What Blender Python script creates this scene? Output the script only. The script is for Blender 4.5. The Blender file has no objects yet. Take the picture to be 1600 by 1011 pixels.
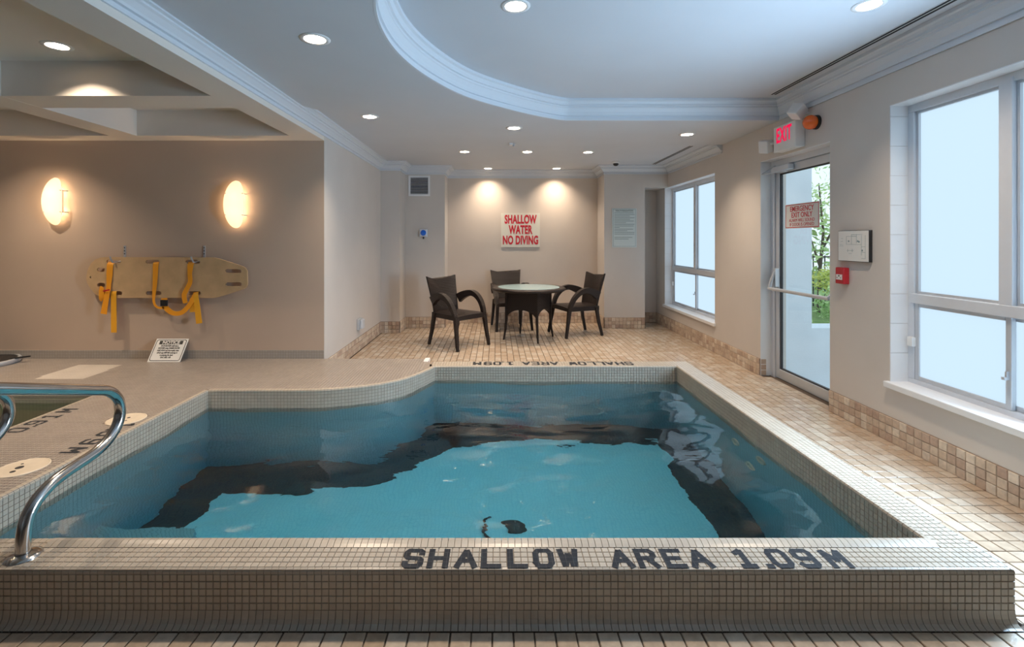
import bpy, bmesh, math, random
from mathutils import Vector, Matrix, Euler, noise
random.seed(7)
PI = math.pi
SC = bpy.context.scene
COL = SC.collection

# ------------------------------------------------------------------ camera
FPX, VX, VY, HC = 750.0, 775.0, 376.0, 1.36      # focal length / vanishing point (1600x1011), eye height
cd = bpy.data.cameras.new('camera'); cam = bpy.data.objects.new('camera', cd); COL.objects.link(cam)
cd.sensor_width = 36.0; cd.lens = FPX / 1600 * 36
cd.shift_x = (800 - VX) / 1600; cd.shift_y = (VY - 505.5) / 1600
cd.clip_start = 0.02; cd.clip_end = 200
cam.location = (0, 0, HC); cam.rotation_euler = (PI/2, 0, 0)
SC.camera = cam
# ------------------------------------------------------------------ world, exposure
w = bpy.data.worlds.new('sky'); SC.world = w; w.use_nodes = True
bg = w.node_tree.nodes['Background']
SKY_STRENGTH = 1.15
bg.inputs[0].default_value = (0.88, 0.94, 1.0, 1); bg.inputs[1].default_value = SKY_STRENGTH
SC.view_settings.view_transform = 'Standard'; SC.view_settings.look = 'None'
SC.view_settings.gamma = 1.0; SC.view_settings.use_curve_mapping = False
SC.view_settings.exposure = 0.30
CAN_W = 28.0            # each recessed lamp
CAN_COL = (1.0, 0.80, 0.60)
SCONCE_W = 3.0
def window_fill_lamp(name, y0, y1, z0, z1, x, e):
    l = bpy.data.lights.new(name, 'AREA'); l.shape = 'RECTANGLE'; l.size = z1-z0; l.size_y = y1-y0; l.energy = e; l.color = (.54, .77, 1.0); l.spread = math.radians(165)
    o = bpy.data.objects.new(name, l); COL.objects.link(o); o.location = (x, (y0+y1)/2, (z0+z1)/2); o.rotation_euler = (0, PI/2, 0)
window_fill_lamp('added_fill_window_near', 2.05, 2.44, .45, 1.75, 2.772, 80)      # added area lamp, out of view in the near window, boosts its daylight
PANE_COL = (0.66, 0.84, 1.0); PANE_E = 0.63
cy = SC.cycles
cy.max_bounces = 10; cy.diffuse_bounces = 6; cy.glossy_bounces = 4; cy.transmission_bounces = 8
cy.transparent_max_bounces = 12; cy.volume_bounces = 0
cy.caustics_reflective = False; cy.caustics_refractive = True; cy.blur_glossy = 1.0
cy.sample_clamp_indirect = 4.0; cy.sample_clamp_direct = 0.0
cy.use_denoising = True

# ------------------------------------------------------------------ materials
def nd(nt, t, x=0, **k):
    n = nt.nodes.new(t)
    for a, b in k.items(): setattr(n, a, b)
    return n
def mat(name, col, rough=0.5, metal=0.0, var=0.0, vscale=6.0, bump=0.0, bscale=60.0, spec=0.5, island=0.0, ramp=None, coat=0.0):
    """principled material: base colour with noise variation, per-piece variation and fine relief"""
    m = bpy.data.materials.new(name); m.use_nodes = True; nt = m.node_tree; L = nt.links
    b = nt.nodes['Principled BSDF']
    b.inputs['Base Color'].default_value = (*col, 1); b.inputs['Roughness'].default_value = rough
    b.inputs['Metallic'].default_value = metal; b.inputs['Specular IOR Level'].default_value = spec
    b.inputs['Coat Weight'].default_value = coat; b.inputs['Coat Roughness'].default_value = 0.1
    tc = nd(nt, 'ShaderNodeTexCoord'); cur = None
    geo = nd(nt, 'ShaderNodeNewGeometry')
    if ramp:
        oi = nd(nt, 'ShaderNodeObjectInfo')
        ad = nd(nt, 'ShaderNodeMath', operation='ADD'); L.new(oi.outputs['Random'], ad.inputs[0]); L.new(geo.outputs['Random Per Island'], ad.inputs[1])
        fr = nd(nt, 'ShaderNodeMath', operation='FRACT'); L.new(ad.outputs[0], fr.inputs[0])
        cr = nd(nt, 'ShaderNodeValToRGB'); L.new(fr.outputs[0], cr.inputs[0])
        els = cr.color_ramp.elements
        for i, (p, c) in enumerate(ramp):
            e = els[i] if i < 2 else els.new(p)
            e.position = p; e.color = (*c, 1)
        cur = cr.outputs[0]
    if var > 0:
        nz = nd(nt, 'ShaderNodeTexNoise'); nz.inputs['Scale'].default_value = vscale; nz.inputs['Detail'].default_value = 5
        L.new(geo.outputs['Position'], nz.inputs['Vector'])
        mr = nd(nt, 'ShaderNodeMapRange'); mr.inputs[1].default_value = .3; mr.inputs[2].default_value = .7
        mr.inputs[3].default_value = 1 - var; mr.inputs[4].default_value = 1 + var
        L.new(nz.outputs[0], mr.inputs[0])
        mx = nd(nt, 'ShaderNodeMix', data_type='RGBA', blend_type='MULTIPLY'); mx.inputs[0].default_value = 1
        if cur: L.new(cur, mx.inputs[6])
        else: mx.inputs[6].default_value = (*col, 1)
        L.new(mr.outputs[0], mx.inputs[7]); cur = mx.outputs[2]
    if cur: L.new(cur, b.inputs['Base Color'])
    if bump > 0:
        n2 = nd(nt, 'ShaderNodeTexNoise'); n2.inputs['Scale'].default_value = bscale; n2.inputs['Detail'].default_value = 3
        L.new(geo.outputs['Position'], n2.inputs['Vector'])
        bp = nd(nt, 'ShaderNodeBump'); bp.inputs['Strength'].default_value = bump; bp.inputs['Distance'].default_value = .005
        L.new(n2.outputs[0], bp.inputs['Height']); L.new(bp.outputs[0], b.inputs['Normal'])
    return m
def emit(name, col, s):
    m = bpy.data.materials.new(name); m.use_nodes = True; nt = m.node_tree
    nt.nodes.remove(nt.nodes['Principled BSDF'])
    e = nd(nt, 'ShaderNodeEmission'); e.inputs[0].default_value = (*col, 1); e.inputs[1].default_value = s
    nt.links.new(e.outputs[0], nt.nodes['Material Output'].inputs[0]); return m
def grid_mat(name, c1, c2, joint, pitch, mort=.003, rough=.3, axes='XY', bump=.4):
    """small square tiles as a texture in object space (too small to pick apart)"""
    m = mat(name, c1, rough); nt = m.node_tree; L = nt.links; b = nt.nodes['Principled BSDF']
    geo = nd(nt, 'ShaderNodeNewGeometry'); sp = nd(nt, 'ShaderNodeSeparateXYZ'); L.new(geo.outputs['Position'], sp.inputs[0])
    cb = nd(nt, 'ShaderNodeCombineXYZ')
    if axes == 'XY': L.new(sp.outputs[0], cb.inputs[0]); L.new(sp.outputs[1], cb.inputs[1])
    else:
        ad = nd(nt, 'ShaderNodeMath', operation='ADD'); L.new(sp.outputs[0], ad.inputs[0]); L.new(sp.outputs[1], ad.inputs[1])
        L.new(ad.outputs[0], cb.inputs[0]); L.new(sp.outputs[2], cb.inputs[1])
    br = nd(nt, 'ShaderNodeTexBrick'); br.offset = 0; br.squash = 1
    br.inputs['Color1'].default_value = (*c1, 1); br.inputs['Color2'].default_value = (*c2, 1); br.inputs['Mortar'].default_value = (*joint, 1)
    br.inputs['Scale'].default_value = 1; br.inputs['Mortar Size'].default_value = mort
    br.inputs['Brick Width'].default_value = pitch; br.inputs['Row Height'].default_value = pitch
    L.new(cb.outputs[0], br.inputs['Vector']); L.new(br.outputs['Color'], b.inputs['Base Color'])
    bp = nd(nt, 'ShaderNodeBump'); bp.invert = True; bp.inputs['Strength'].default_value = bump; bp.inputs['Distance'].default_value = .002
    L.new(br.outputs['Fac'], bp.inputs['Height']); L.new(bp.outputs[0], b.inputs['Normal'])
    return m
M = {}
M['wall'] = mat('pale_greige_paint', (.63, .585, .545), .6, var=.03, vscale=2, bump=.05, bscale=220)
M['wall_warm'] = mat('warm_beige_paint', (.66, .58, .51), .6, var=.03, vscale=2, bump=.05, bscale=220)
M['wall_tan'] = mat('tan_paint', (.55, .42, .325), .6, var=.03, vscale=2, bump=.05, bscale=220)
M['ceil'] = mat('white_ceiling_daylight_tint', (.60, .625, .67), .7, var=.02, vscale=2, bump=.03, bscale=200)  # blue of the window daylight is mixed into this white
M['ceil_left'] = mat('white_ceiling_warm_bounce_tint', (.74, .68, .62), .7, var=.02, vscale=2)  # warm bounced light over the deck is put into this ceiling colour
M['crown'] = mat('white_moulding_daylight_tint', (.66, .695, .745), .45)  # bluish daylight tint put into the white moulding colour
M['white'] = mat('white_plastic', (.82, .82, .82), .35)
M['trim'] = mat('white_sill_paint', (.82, .83, .85), .35, var=.02)
M['alum'] = mat('grey_white_aluminium', (.68, .715, .77), .35, metal=.2, var=.03)
M['alum2'] = mat('satin_aluminium', (.60, .625, .66), .35, metal=.4, var=.04)
M['steel'] = mat('brushed_stainless_steel', (.62, .60, .58), .16, metal=1.0, var=.06, vscale=18, bump=.02, bscale=300)
M['black'] = mat('black_rubber', (.015, .015, .016), .5)
M['darkgap'] = mat('dark_slot', (.02, .02, .022), .7)
M['floor_tile'] = mat('tumbled_stone_floor_tile', (.55, .42, .31), .20, var=.12, vscale=30, bump=.08, bscale=90, spec=.8,
    ramp=[(0, (.48, .37, .27)), (1, (.57, .475, .375)), (.3, (.53, .425, .325)), (.6, (.45, .335, .235)), (.8, (.58, .495, .40))])
M['floor_grout'] = mat('brown_grout', (.11, .075, .05), .8, var=.1, bump=.2)
M['base_tile'] = mat('tumbled_marble_base_tile', (.6, .5, .4), .4, var=.13, vscale=40, bump=.2, bscale=110,
    ramp=[(0, (.50, .37, .28)), (1, (.66, .56, .46)), (.25, (.62, .50, .39)), (.5, (.44, .31, .24)), (.7, (.58, .46, .35)), (.85, (.70, .60, .49))])
M['base_grout'] = mat('tan_grout', (.33, .25, .19), .8)
M['mosaic'] = mat('cream_grey_mosaic_tile', (.5, .47, .43), .30, var=.05, vscale=12,
    ramp=[(0, (.48, .415, .34)), (1, (.52, .455, .375)), (.5, (.50, .435, .355))])
M['mosaic_grout'] = mat('brown_mosaic_grout', (.28, .235, .19), .8)
M['plat'] = mat('taupe_mosaic_tile', (.45, .40, .36), .3, var=.06, vscale=8,
    ramp=[(0, (.35, .30, .26)), (1, (.39, .34, .295)), (.5, (.37, .32, .28))])
M['plat_light'] = mat('light_mosaic_tile', (.66, .60, .53), .3, var=.05)
M['plat_grout'] = mat('grey_mosaic_grout', (.27, .23, .195), .8)
M['base_grey'] = grid_mat('grey_mosaic_base', (.37, .33, .29), (.40, .355, .31), (.27, .235, .20), .0256, mort=.0012, axes='XZ')
M['pool_wall'] = grid_mat('pool_wall_mosaic', (.30, .47, .52), (.33, .51, .56), (.24, .38, .42), .0256, axes='XZ')
M['pool_floor'] = grid_mat('pool_floor_mosaic', (.72, .93, .97), (.75, .95, .98), (.66, .88, .93), .0256)
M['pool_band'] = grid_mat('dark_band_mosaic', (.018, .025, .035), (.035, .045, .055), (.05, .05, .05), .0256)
M['letter'] = grid_mat('black_inlaid_tile', (.02, .023, .03), (.03, .034, .042), (.08, .08, .08), .0256, mort=.0008, rough=.65)
M['letter'].node_tree.nodes['Principled BSDF'].inputs['Specular IOR Level'].default_value = .2
M['wood'] = mat('plywood', (.62, .41, .22), .5, var=.10, vscale=9, bump=.05, bscale=120)
M['wood_edge'] = mat('plywood_edge', (.62, .53, .42), .6)
M['strap'] = mat('orange_webbing', (.92, .36, .015), .6, bump=.2, bscale=400)
M['strap2'] = mat('amber_webbing', (.86, .40, .02), .6, bump=.2, bscale=400)
M['red'] = mat('red_plastic', (.50, .02, .03), .35)
M['redink'] = mat('red_ink', (.60, .015, .03), .5)
M['blackink'] = mat('black_ink', (.02, .02, .02), .5)
M['greyink'] = mat('grey_green_ink', (.25, .33, .34), .6)
M['paper'] = mat('white_board', (.80, .79, .76), .5)
M['paper_w'] = mat('cream_sign_board', (.76, .73, .64), .5)
M['paper_g'] = mat('pale_green_board', (.66, .74, .74), .4)
M['blue'] = mat('blue_lens', (.02, .16, .75), .2)
M['orange'] = mat('orange_dome', (.85, .13, .01), .12, coat=.5)
M['exitred'] = emit('exit_letters', (.80, .01, .075), 0.9)
M['bulb'] = emit('lamp_glass', (1.0, .90, .76), 6.0)
M['lid'] = mat('cream_skimmer_lid', (.72, .62, .49), .4, var=.06, vscale=20)
M['reflector'] = mat('can_reflector', (.80, .72, .58), .35)
M['ext'] = mat('white_stucco', (.74, .82, .90), .8, var=.04, vscale=4, bump=.2)
M['extground'] = mat('pale_gravel', (.66, .66, .66), .9, var=.15, vscale=30, bump=.4)
M['grass'] = mat('garden_soil_grass', (.14, .24, .07), .9, var=.3)
M['leaf'] = mat('green_leaves', (.22, .42, .12), .6, ramp=[(0, (.34, .54, .20)), (1, (.58, .74, .34)), (.5, (.44, .62, .26))])
M['leaf_y'] = mat('yellow_green_leaves', (.5, .6, .1), .6, ramp=[(0, (.44, .52, .10)), (1, (.68, .72, .20))])
M['bark'] = mat('grey_bark', (.12, .10, .085), .9)
M['iron'] = mat('black_iron', (.03, .03, .035), .5)
M['stone'] = mat('pale_boulder', (.55, .53, .50), .8, var=.15, bump=.4, bscale=20)
M['glass'] = None
def make_special():
    # wicker: woven bands
    m = mat('dark_brown_wicker', (.03, .02, .016), .36, spec=.3); nt = m.node_tree; L = nt.links; b = nt.nodes['Principled BSDF']
    tc = nd(nt, 'ShaderNodeTexCoord')
    ck = nd(nt, 'ShaderNodeTexChecker'); ck.inputs['Scale'].default_value = 70; L.new(tc.outputs['Object'], ck.inputs['Vector'])
    ck.inputs['Color1'].default_value = (.030, .019, .016, 1); ck.inputs['Color2'].default_value = (.010, .0075, .007, 1)
    L.new(ck.outputs[0], b.inputs['Base Color'])
    wv = nd(nt, 'ShaderNodeTexWave', wave_type='BANDS', bands_direction='Z'); wv.inputs['Scale'].default_value = 28
    L.new(tc.outputs['Object'], wv.inputs['Vector'])
    ad = nd(nt, 'ShaderNodeMath', operation='ADD'); L.new(wv.outputs['Fac'], ad.inputs[0]); L.new(ck.outputs['Fac'], ad.inputs[1])
    bp = nd(nt, 'ShaderNodeBump'); bp.inputs['Strength'].default_value = .6; bp.inputs['Distance'].default_value = .004
    L.new(ad.outputs[0], bp.inputs['Height']); L.new(bp.outputs[0], b.inputs['Normal'])
    M['wicker'] = m
    # clear glass
    m = bpy.data.materials.new('clear_glass'); m.use_nodes = True; nt = m.node_tree; L = nt.links
    nt.nodes.remove(nt.nodes['Principled BSDF'])
    t = nd(nt, 'ShaderNodeBsdfTransparent'); t.inputs[0].default_value = (.88, .94, .95, 1)
    g = nd(nt, 'ShaderNodeBsdfGlossy'); g.inputs['Roughness'].default_value = .02
    f = nd(nt, 'ShaderNodeFresnel'); f.inputs[0].default_value = 1.45
    gg = nd(nt, 'ShaderNodeNewGeometry'); iv = nd(nt, 'ShaderNodeMath', operation='SUBTRACT'); iv.inputs[0].default_value = 1; L.new(gg.outputs['Backfacing'], iv.inputs[1])
    mu = nd(nt, 'ShaderNodeMath', operation='MULTIPLY'); L.new(f.outputs[0], mu.inputs[0]); L.new(iv.outputs[0], mu.inputs[1])
    mx = nd(nt, 'ShaderNodeMixShader'); L.new(mu.outputs[0], mx.inputs[0]); L.new(t.outputs[0], mx.inputs[1]); L.new(g.outputs[0], mx.inputs[2])
    L.new(mx.outputs[0], nt.nodes['Material Output'].inputs[0]); M['glass'] = m
    # frosted, daylit panes
    m = bpy.data.materials.new('frosted_daylit_glass'); m.use_nodes = True; nt = m.node_tree; L = nt.links
    nt.nodes.remove(nt.nodes['Principled BSDF'])
    t = nd(nt, 'ShaderNodeBsdfTranslucent'); t.inputs[0].default_value = (.22, .25, .26, 1)
    e = nd(nt, 'ShaderNodeEmission'); e.inputs[0].default_value = (*PANE_COL, 1); e.inputs[1].default_value = PANE_E
    a = nd(nt, 'ShaderNodeAddShader'); L.new(t.outputs[0], a.inputs[0]); L.new(e.outputs[0], a.inputs[1])
    L.new(a.outputs[0], nt.nodes['Material Output'].inputs[0]); M['frost'] = m
    # sconce glass
    m = bpy.data.materials.new('opal_sconce_glass'); m.use_nodes = True; nt = m.node_tree; L = nt.links
    nt.nodes.remove(nt.nodes['Principled BSDF'])
    t = nd(nt, 'ShaderNodeBsdfTranslucent'); t.inputs[0].default_value = (.9, .86, .78, 1)
    d = nd(nt, 'ShaderNodeBsdfDiffuse'); d.inputs[0].default_value = (.8, .76, .7, 1)
    e = nd(nt, 'ShaderNodeEmission'); e.inputs[0].default_value = (1, .74, .48, 1); e.inputs[1].default_value = .38
    mx = nd(nt, 'ShaderNodeMixShader'); mx.inputs[0].default_value = .4; L.new(t.outputs[0], mx.inputs[1]); L.new(d.outputs[0], mx.inputs[2])
    a = nd(nt, 'ShaderNodeAddShader'); L.new(mx.outputs[0], a.inputs[0]); L.new(e.outputs[0], a.inputs[1])
    L.new(a.outputs[0], nt.nodes['Material Output'].inputs[0]); M['opal'] = m
    # frosted table glass
    M['tableglass'] = mat('frosted_table_glass', (.36, .52, .56), .12, spec=.7)
    # water
    def water(name, absorb, dens, bs):
        m = bpy.data.materials.new(name); m.use_nodes = True; nt = m.node_tree; L = nt.links
        nt.nodes.remove(nt.nodes['Principled BSDF'])
        geo = nd(nt, 'ShaderNodeNewGeometry')
        mp = nd(nt, 'ShaderNodeMapping'); mp.inputs['Scale'].default_value = (1, 1.7, 1); L.new(geo.outputs['Position'], mp.inputs[0])
        nz = nd(nt, 'ShaderNodeTexNoise'); nz.inputs['Scale'].default_value = 9; nz.inputs['Detail'].default_value = 2
        L.new(mp.outputs[0], nz.inputs['Vector'])
        bp = nd(nt, 'ShaderNodeBump'); bp.inputs['Strength'].default_value = bs; bp.inputs['Distance'].default_value = .01
        L.new(nz.outputs[0], bp.inputs['Height'])
        g = nd(nt, 'ShaderNodeBsdfGlass'); g.inputs['IOR'].default_value = 1.33; g.inputs['Roughness'].default_value = 0.0
        g.inputs[0].default_value = (1, 1, 1, 1); L.new(bp.outputs[0], g.inputs['Normal'])
        v = nd(nt, 'ShaderNodeVolumeAbsorption'); v.inputs[0].default_value = (*absorb, 1); v.inputs[1].default_value = dens
        o = nt.nodes['Material Output']; L.new(g.outputs[0], o.inputs[0]); L.new(v.outputs[0], o.inputs[1]); return m
    M['water'] = water('pool_water', (.29, .868, .968), .75, .16)
    M['spa_water'] = water('spa_water', (.60, .82, .45), .9, .05)
make_special()

# ------------------------------------------------------------------ helpers
def link_mesh(name, me, parent=None):
    o = bpy.data.objects.new(name, me); COL.objects.link(o)
    if parent is not None: o.parent = parent
    return o
class MB:
    def __init__(s): s.v = []; s.f = []
    def quadgrid(s, rows, close_u=False, close_v=False):
        """rows: list of equal-length point lists"""
        n, m = len(rows), len(rows[0]); b = len(s.v)
        for r in rows: s.v.extend([tuple(p) for p in r])
        for i in range(n if close_u else n-1):
            for j in range(m if close_v else m-1):
                i2, j2 = (i+1) % n, (j+1) % m
                s.f.append((b+i*m+j, b+i*m+j2, b+i2*m+j2, b+i2*m+j))
        return s
    def box(s, x0, x1, y0, y1, z0, z1, M4=None):
        b = len(s.v)
        P = [(x0,y0,z0),(x1,y0,z0),(x1,y1,z0),(x0,y1,z0),(x0,y0,z1),(x1,y0,z1),(x1,y1,z1),(x0,y1,z1)]
        if M4 is not None: P = [tuple(M4 @ Vector(p)) for p in P]
        s.v += P
        s.f += [tuple(b+i for i in q) for q in ((0,3,2,1),(4,5,6,7),(0,1,5,4),(1,2,6,5),(2,3,7,6),(3,0,4,7))]
        return s
    def cbox(s, c, sz, M4=None):
        return s.box(c[0]-sz[0]/2, c[0]+sz[0]/2, c[1]-sz[1]/2, c[1]+sz[1]/2, c[2]-sz[2]/2, c[2]+sz[2]/2, M4)
    def prism(s, poly, z0, z1, M4=None):
        """convex-ish polygon extruded in z"""
        b = len(s.v); n = len(poly)
        P = [(x, y, z0) for x, y in poly] + [(x, y, z1) for x, y in poly]
        if M4 is not None: P = [tuple(M4 @ Vector(p)) for p in P]
        s.v += P
        s.f += [tuple(b+i for i in range(n-1, -1, -1)), tuple(b+n+i for i in range(n))]
        for i in range(n): s.f.append((b+i, b+(i+1) % n, b+n+(i+1) % n, b+n+i))
        return s
    def lathe(s, prof, c=(0,0,0), seg=28, M4=None):
        rows = []
        for k in range(seg):
            a = 2*PI*k/seg
            r_ = [Vector((c[0]+r*math.cos(a), c[1]+r*math.sin(a), c[2]+z)) for r, z in prof]
            if M4 is not None: r_ = [M4 @ p for p in r_]
            rows.append(r_)
        return s.quadgrid(rows, close_u=True)
    def tube(s, pts, r, seg=12, caps=True):
        pts = [Vector(p) for p in pts]; rs = r if isinstance(r, (list, tuple)) else [r]*len(pts)
        rows = []; up = None
        for i, p in enumerate(pts):
            t = (pts[min(i+1, len(pts)-1)] - pts[max(i-1, 0)]).normalized()
            if up is None:
                up = t.orthogonal().normalized()
            up = (up - t*up.dot(t)).normalized(); sd = t.cross(up)
            rows.append([p + rs[i]*(math.cos(2*PI*k/seg)*up + math.sin(2*PI*k/seg)*sd) for k in range(seg)])
        b = len(s.v); s.quadgrid(rows, close_v=True)
        if caps:
            s.f.append(tuple(b+k for k in range(seg-1, -1, -1))); e = b+(len(pts)-1)*seg
            s.f.append(tuple(e+k for k in range(seg)))
        return s
    def bar(s, pts, ws, hs, side):
        """rectangular section swept along pts; side = width direction; ws/hs full sizes per point"""
        pts = [Vector(p) for p in pts]; n = len(pts); rows = []
        if not isinstance(ws, (list, tuple)): ws = [ws]*n
        if not isinstance(hs, (list, tuple)): hs = [hs]*n
        for i, p in enumerate(pts):
            t = (pts[min(i+1, n-1)] - pts[max(i-1, 0)]).normalized()
            sd = Vector(side); sd = (sd - t*sd.dot(t)).normalized(); nn = t.cross(sd)
            a, h = sd*ws[i]/2, nn*hs[i]/2
            rows.append([p+a+h, p-a+h, p-a-h, p+a-h])
        b = len(s.v); s.quadgrid(rows, close_v=True)
        s.f.append((b+3, b+2, b+1, b)); e = b+(n-1)*4; s.f.append((e, e+1, e+2, e+3)); return s
    def build(s, name, m, parent=None, smooth=False, world=True, normals=True):
        me = bpy.data.meshes.new(name)
        vs = s.v
        if parent is not None and world:
            im = parent.matrix_basis.inverted()
            if im != Matrix(): vs = [tuple(im @ Vector(p)) for p in vs]
        me.from_pydata([tuple(p) for p in vs], [], s.f)
        if normals:
            bm = bmesh.new(); bm.from_mesh(me); bmesh.ops.recalc_face_normals(bm, faces=bm.faces); bm.to_mesh(me); bm.free()
        if m is not None: me.materials.append(m)
        if smooth: me.shade_smooth()
        me.update()
        return link_mesh(name, me, parent)
def autosmooth(o, deg=40):
    me = o.data; me.shade_smooth()
    bm = bmesh.new(); bm.from_mesh(me)
    for e in bm.edges:
        if len(e.link_faces) == 2 and e.calc_face_angle(0) > math.radians(deg): e.smooth = False
    bm.to_mesh(me); bm.free(); return o
def bevel(o, wd=.004, seg=2):
    b = o.modifiers.new('bevel', 'BEVEL'); b.width = wd; b.segments = seg; b.limit_method = 'ANGLE'; return o
def plate(name, outline, holes, z0, z1, m, parent=None, M4=None):
    """flat plate with holes (2D outline), extruded between z0 and z1"""
    cu = bpy.data.curves.new('c', 'CURVE'); cu.dimensions = '2D'; cu.fill_mode = 'BOTH'; cu.extrude = abs(z1-z0)/2
    for loop in [outline] + list(holes):
        sp = cu.splines.new('POLY'); sp.points.add(len(loop)-1)
        for p, q in zip(sp.points, loop): p.co = (q[0], q[1], 0, 1)
        sp.use_cyclic_u = True
    tmp = bpy.data.objects.new('c', cu); COL.objects.link(tmp)
    dg = bpy.context.evaluated_depsgraph_get(); dg.update()
    me = bpy.data.meshes.new_from_object(tmp.evaluated_get(dg))
    bpy.data.objects.remove(tmp); bpy.data.curves.remove(cu)
    T = Matrix.Translation((0, 0, (z0+z1)/2))
    if M4 is not None: T = M4 @ T
    if parent is not None: T = parent.matrix_basis.inverted() @ T
    me.transform(T); me.materials.clear(); me.materials.append(m); me.name = name
    return link_mesh(name, me, parent)
def circ(cx, cy, r, n=28): return [(cx+r*math.cos(2*PI*k/n), cy+r*math.sin(2*PI*k/n)) for k in range(n)]
def slot(x0, x1, y0, y1, n=6):
    r = (y1-y0)/2; yc = (y0+y1)/2
    return [(x1-r+r*math.cos(a), yc+r*math.sin(a)) for a in [-PI/2+PI*k/n for k in range(n+1)]] + \
           [(x0+r+r*math.cos(a), yc+r*math.sin(a)) for a in [PI/2+PI*k/n for k in range(n+1)]]
def thing(name, label, cat, loc=(0,0,0), rot=(0,0,0), group=None):
    o = bpy.data.objects.new(name, None); COL.objects.link(o); o.empty_display_size = .1
    o.location = loc; o.rotation_euler = rot
    o['label'] = label; o['category'] = cat
    if group: o['group'] = group
    return o
def tag(o, label, cat, group=None, kind=None):
    o['label'] = label; o['category'] = cat
    if group: o['group'] = group
    if kind: o['kind'] = kind
    return o
def struct(o, label=None):
    o['kind'] = 'structure'
    if label: o['label'] = label
    return o
def stuff(o): o['kind'] = 'stuff'; return o
def dup(root, **k):
    r = root.copy(); COL.objects.link(r)
    for ch in list(root.children):
        c = ch.copy(); COL.objects.link(c); c.parent = r
        for g in ch.children:
            d = g.copy(); COL.objects.link(d); d.parent = c
    for a, b in k.items():
        if a in ('location', 'rotation_euler'): setattr(r, a, b)
        else: r[a] = b
    return r
def text(name, body, size, M4, m, parent=None, sx=1.0, off=0.0, align='CENTER', ext=.0006, shear=0, sp=1.0):
    cu = bpy.data.curves.new(name, 'FONT'); cu.body = body; cu.size = size; cu.extrude = ext; cu.offset = off
    cu.align_x = align; cu.align_y = 'CENTER'; cu.shear = shear; cu.space_character = sp; cu.resolution_u = 4
    cu.materials.append(m)
    tmp = bpy.data.objects.new(name, cu); COL.objects.link(tmp)
    dg = bpy.context.evaluated_depsgraph_get(); dg.update()
    me = bpy.data.meshes.new_from_object(tmp.evaluated_get(dg)); bpy.data.objects.remove(tmp); bpy.data.curves.remove(cu)
    me.name = name; me.materials.clear(); me.materials.append(m)
    o = link_mesh(name, me)
    T = M4 @ Matrix.Diagonal((sx, 1, 1, 1))
    if parent is not None:
        o.parent = parent; T = parent.matrix_basis.inverted() @ T
    o.matrix_basis = T
    return o
def face_y(x, y, z): return Matrix.Translation((x, y, z)) @ Euler((PI/2, 0, 0)).to_matrix().to_4x4()          # faces -Y
def face_x(x, y, z): return Matrix.Translation((x, y, z)) @ Euler((PI/2, 0, -PI/2)).to_matrix().to_4x4()       # faces -X
def sweep(mb, path, prof, side=1, closed=False):
    """profile (offset, z) along a horizontal path with mitred corners; side=1 offsets to the right of travel"""
    P = [Vector((p[0], p[1])) for p in path]; n = len(P); rows = []
    for i in range(n):
        if closed: a, b = P[i]-P[i-1], P[(i+1) % n]-P[i]
        else:
            a = P[i]-P[i-1] if i else P[1]-P[0]; b = P[i+1]-P[i] if i < n-1 else a
        a.normalize(); b.normalize()
        n1, n2 = Vector((a.y, -a.x))*side, Vector((b.y, -b.x))*side
        mt = (n1+n2)/max(.2, 1+n1.dot(n2))
        rows.append([(P[i].x+mt.x*o, P[i].y+mt.y*o, z) for o, z in prof])
    mb.quadgrid(rows, close_u=closed); return mb
def catmull(pts, n=8):
    P = [Vector(p) for p in pts]; out = []
    for i in range(len(P)-1):
        a, b, c, d = P[max(i-1, 0)], P[i], P[i+1], P[min(i+2, len(P)-1)]
        for k in range(n):
            t = k/n
            out.append(.5*((2*b)+(c-a)*t+(2*a-5*b+4*c-d)*t*t+(3*b-a-3*c+d)*t**3))
    out.append(P[-1]); return out
def inside(poly, x, y):
    r = False; n = len(poly); j = n-1
    for i in range(n):
        xi, yi = poly[i][0], poly[i][1]; xj, yj = poly[j][0], poly[j][1]
        if (yi > y) != (yj > y) and x < (xj-xi)*(y-yi)/(yj-yi)+xi: r = not r
        j = i
    return r
def proj(x, y, z):
    return (VX + x*FPX/y, VY - (z-HC)*FPX/y) if y > .05 else (-9999, -9999)
def tile_quad(mb, o, u, v, n, su, sv, th=.003, ch=.0012):
    """tile with its back face centre o, axes u,v, normal n, open at the back, chamfered top"""
    o, u, v, n = Vector(o), Vector(u), Vector(v), Vector(n); b = len(mb.v)
    for (a, c, h) in ((1, 1, 0), (1-2*ch/su, 1-2*ch/sv, 1)):
        for sx, sy in ((-1,-1),(1,-1),(1,1),(-1,1)):
            mb.v.append(tuple(o+u*(sx*a*su/2)+v*(sy*c*sv/2)+n*(th*h)))
    mb.f.append((b+4, b+5, b+6, b+7))
    for i in range(4): mb.f.append((b+i, b+(i+1) % 4, b+4+(i+1) % 4, b+4+i))
def tile_mesh(name, su, sv, th, m, ch=.002):
    """single tile lying in XY with chamfered edges, base at z=0"""
    mb = MB(); b = 0
    for (d, h) in ((0, 0), (0, th-ch), (ch, th)):
        for sx, sy in ((-1,-1),(1,-1),(1,1),(-1,1)):
            mb.v.append((sx*(su/2-d), sy*(sv/2-d), h))
    mb.f.append((8, 9, 10, 11)); mb.f.append((3, 2, 1, 0))
    for l in (0, 4):
        for i in range(4): mb.f.append((l+i, l+(i+1) % 4, l+4+(i+1) % 4, l+4+i))
    me = bpy.data.meshes.new(name); me.from_pydata(mb.v, [], mb.f); me.materials.append(m); return me
def frame4(o, u, v, n):
    m = Matrix((( u[0], v[0], n[0], o[0]), (u[1], v[1], n[1], o[1]), (u[2], v[2], n[2], o[2]), (0,0,0,1))); return m
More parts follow.
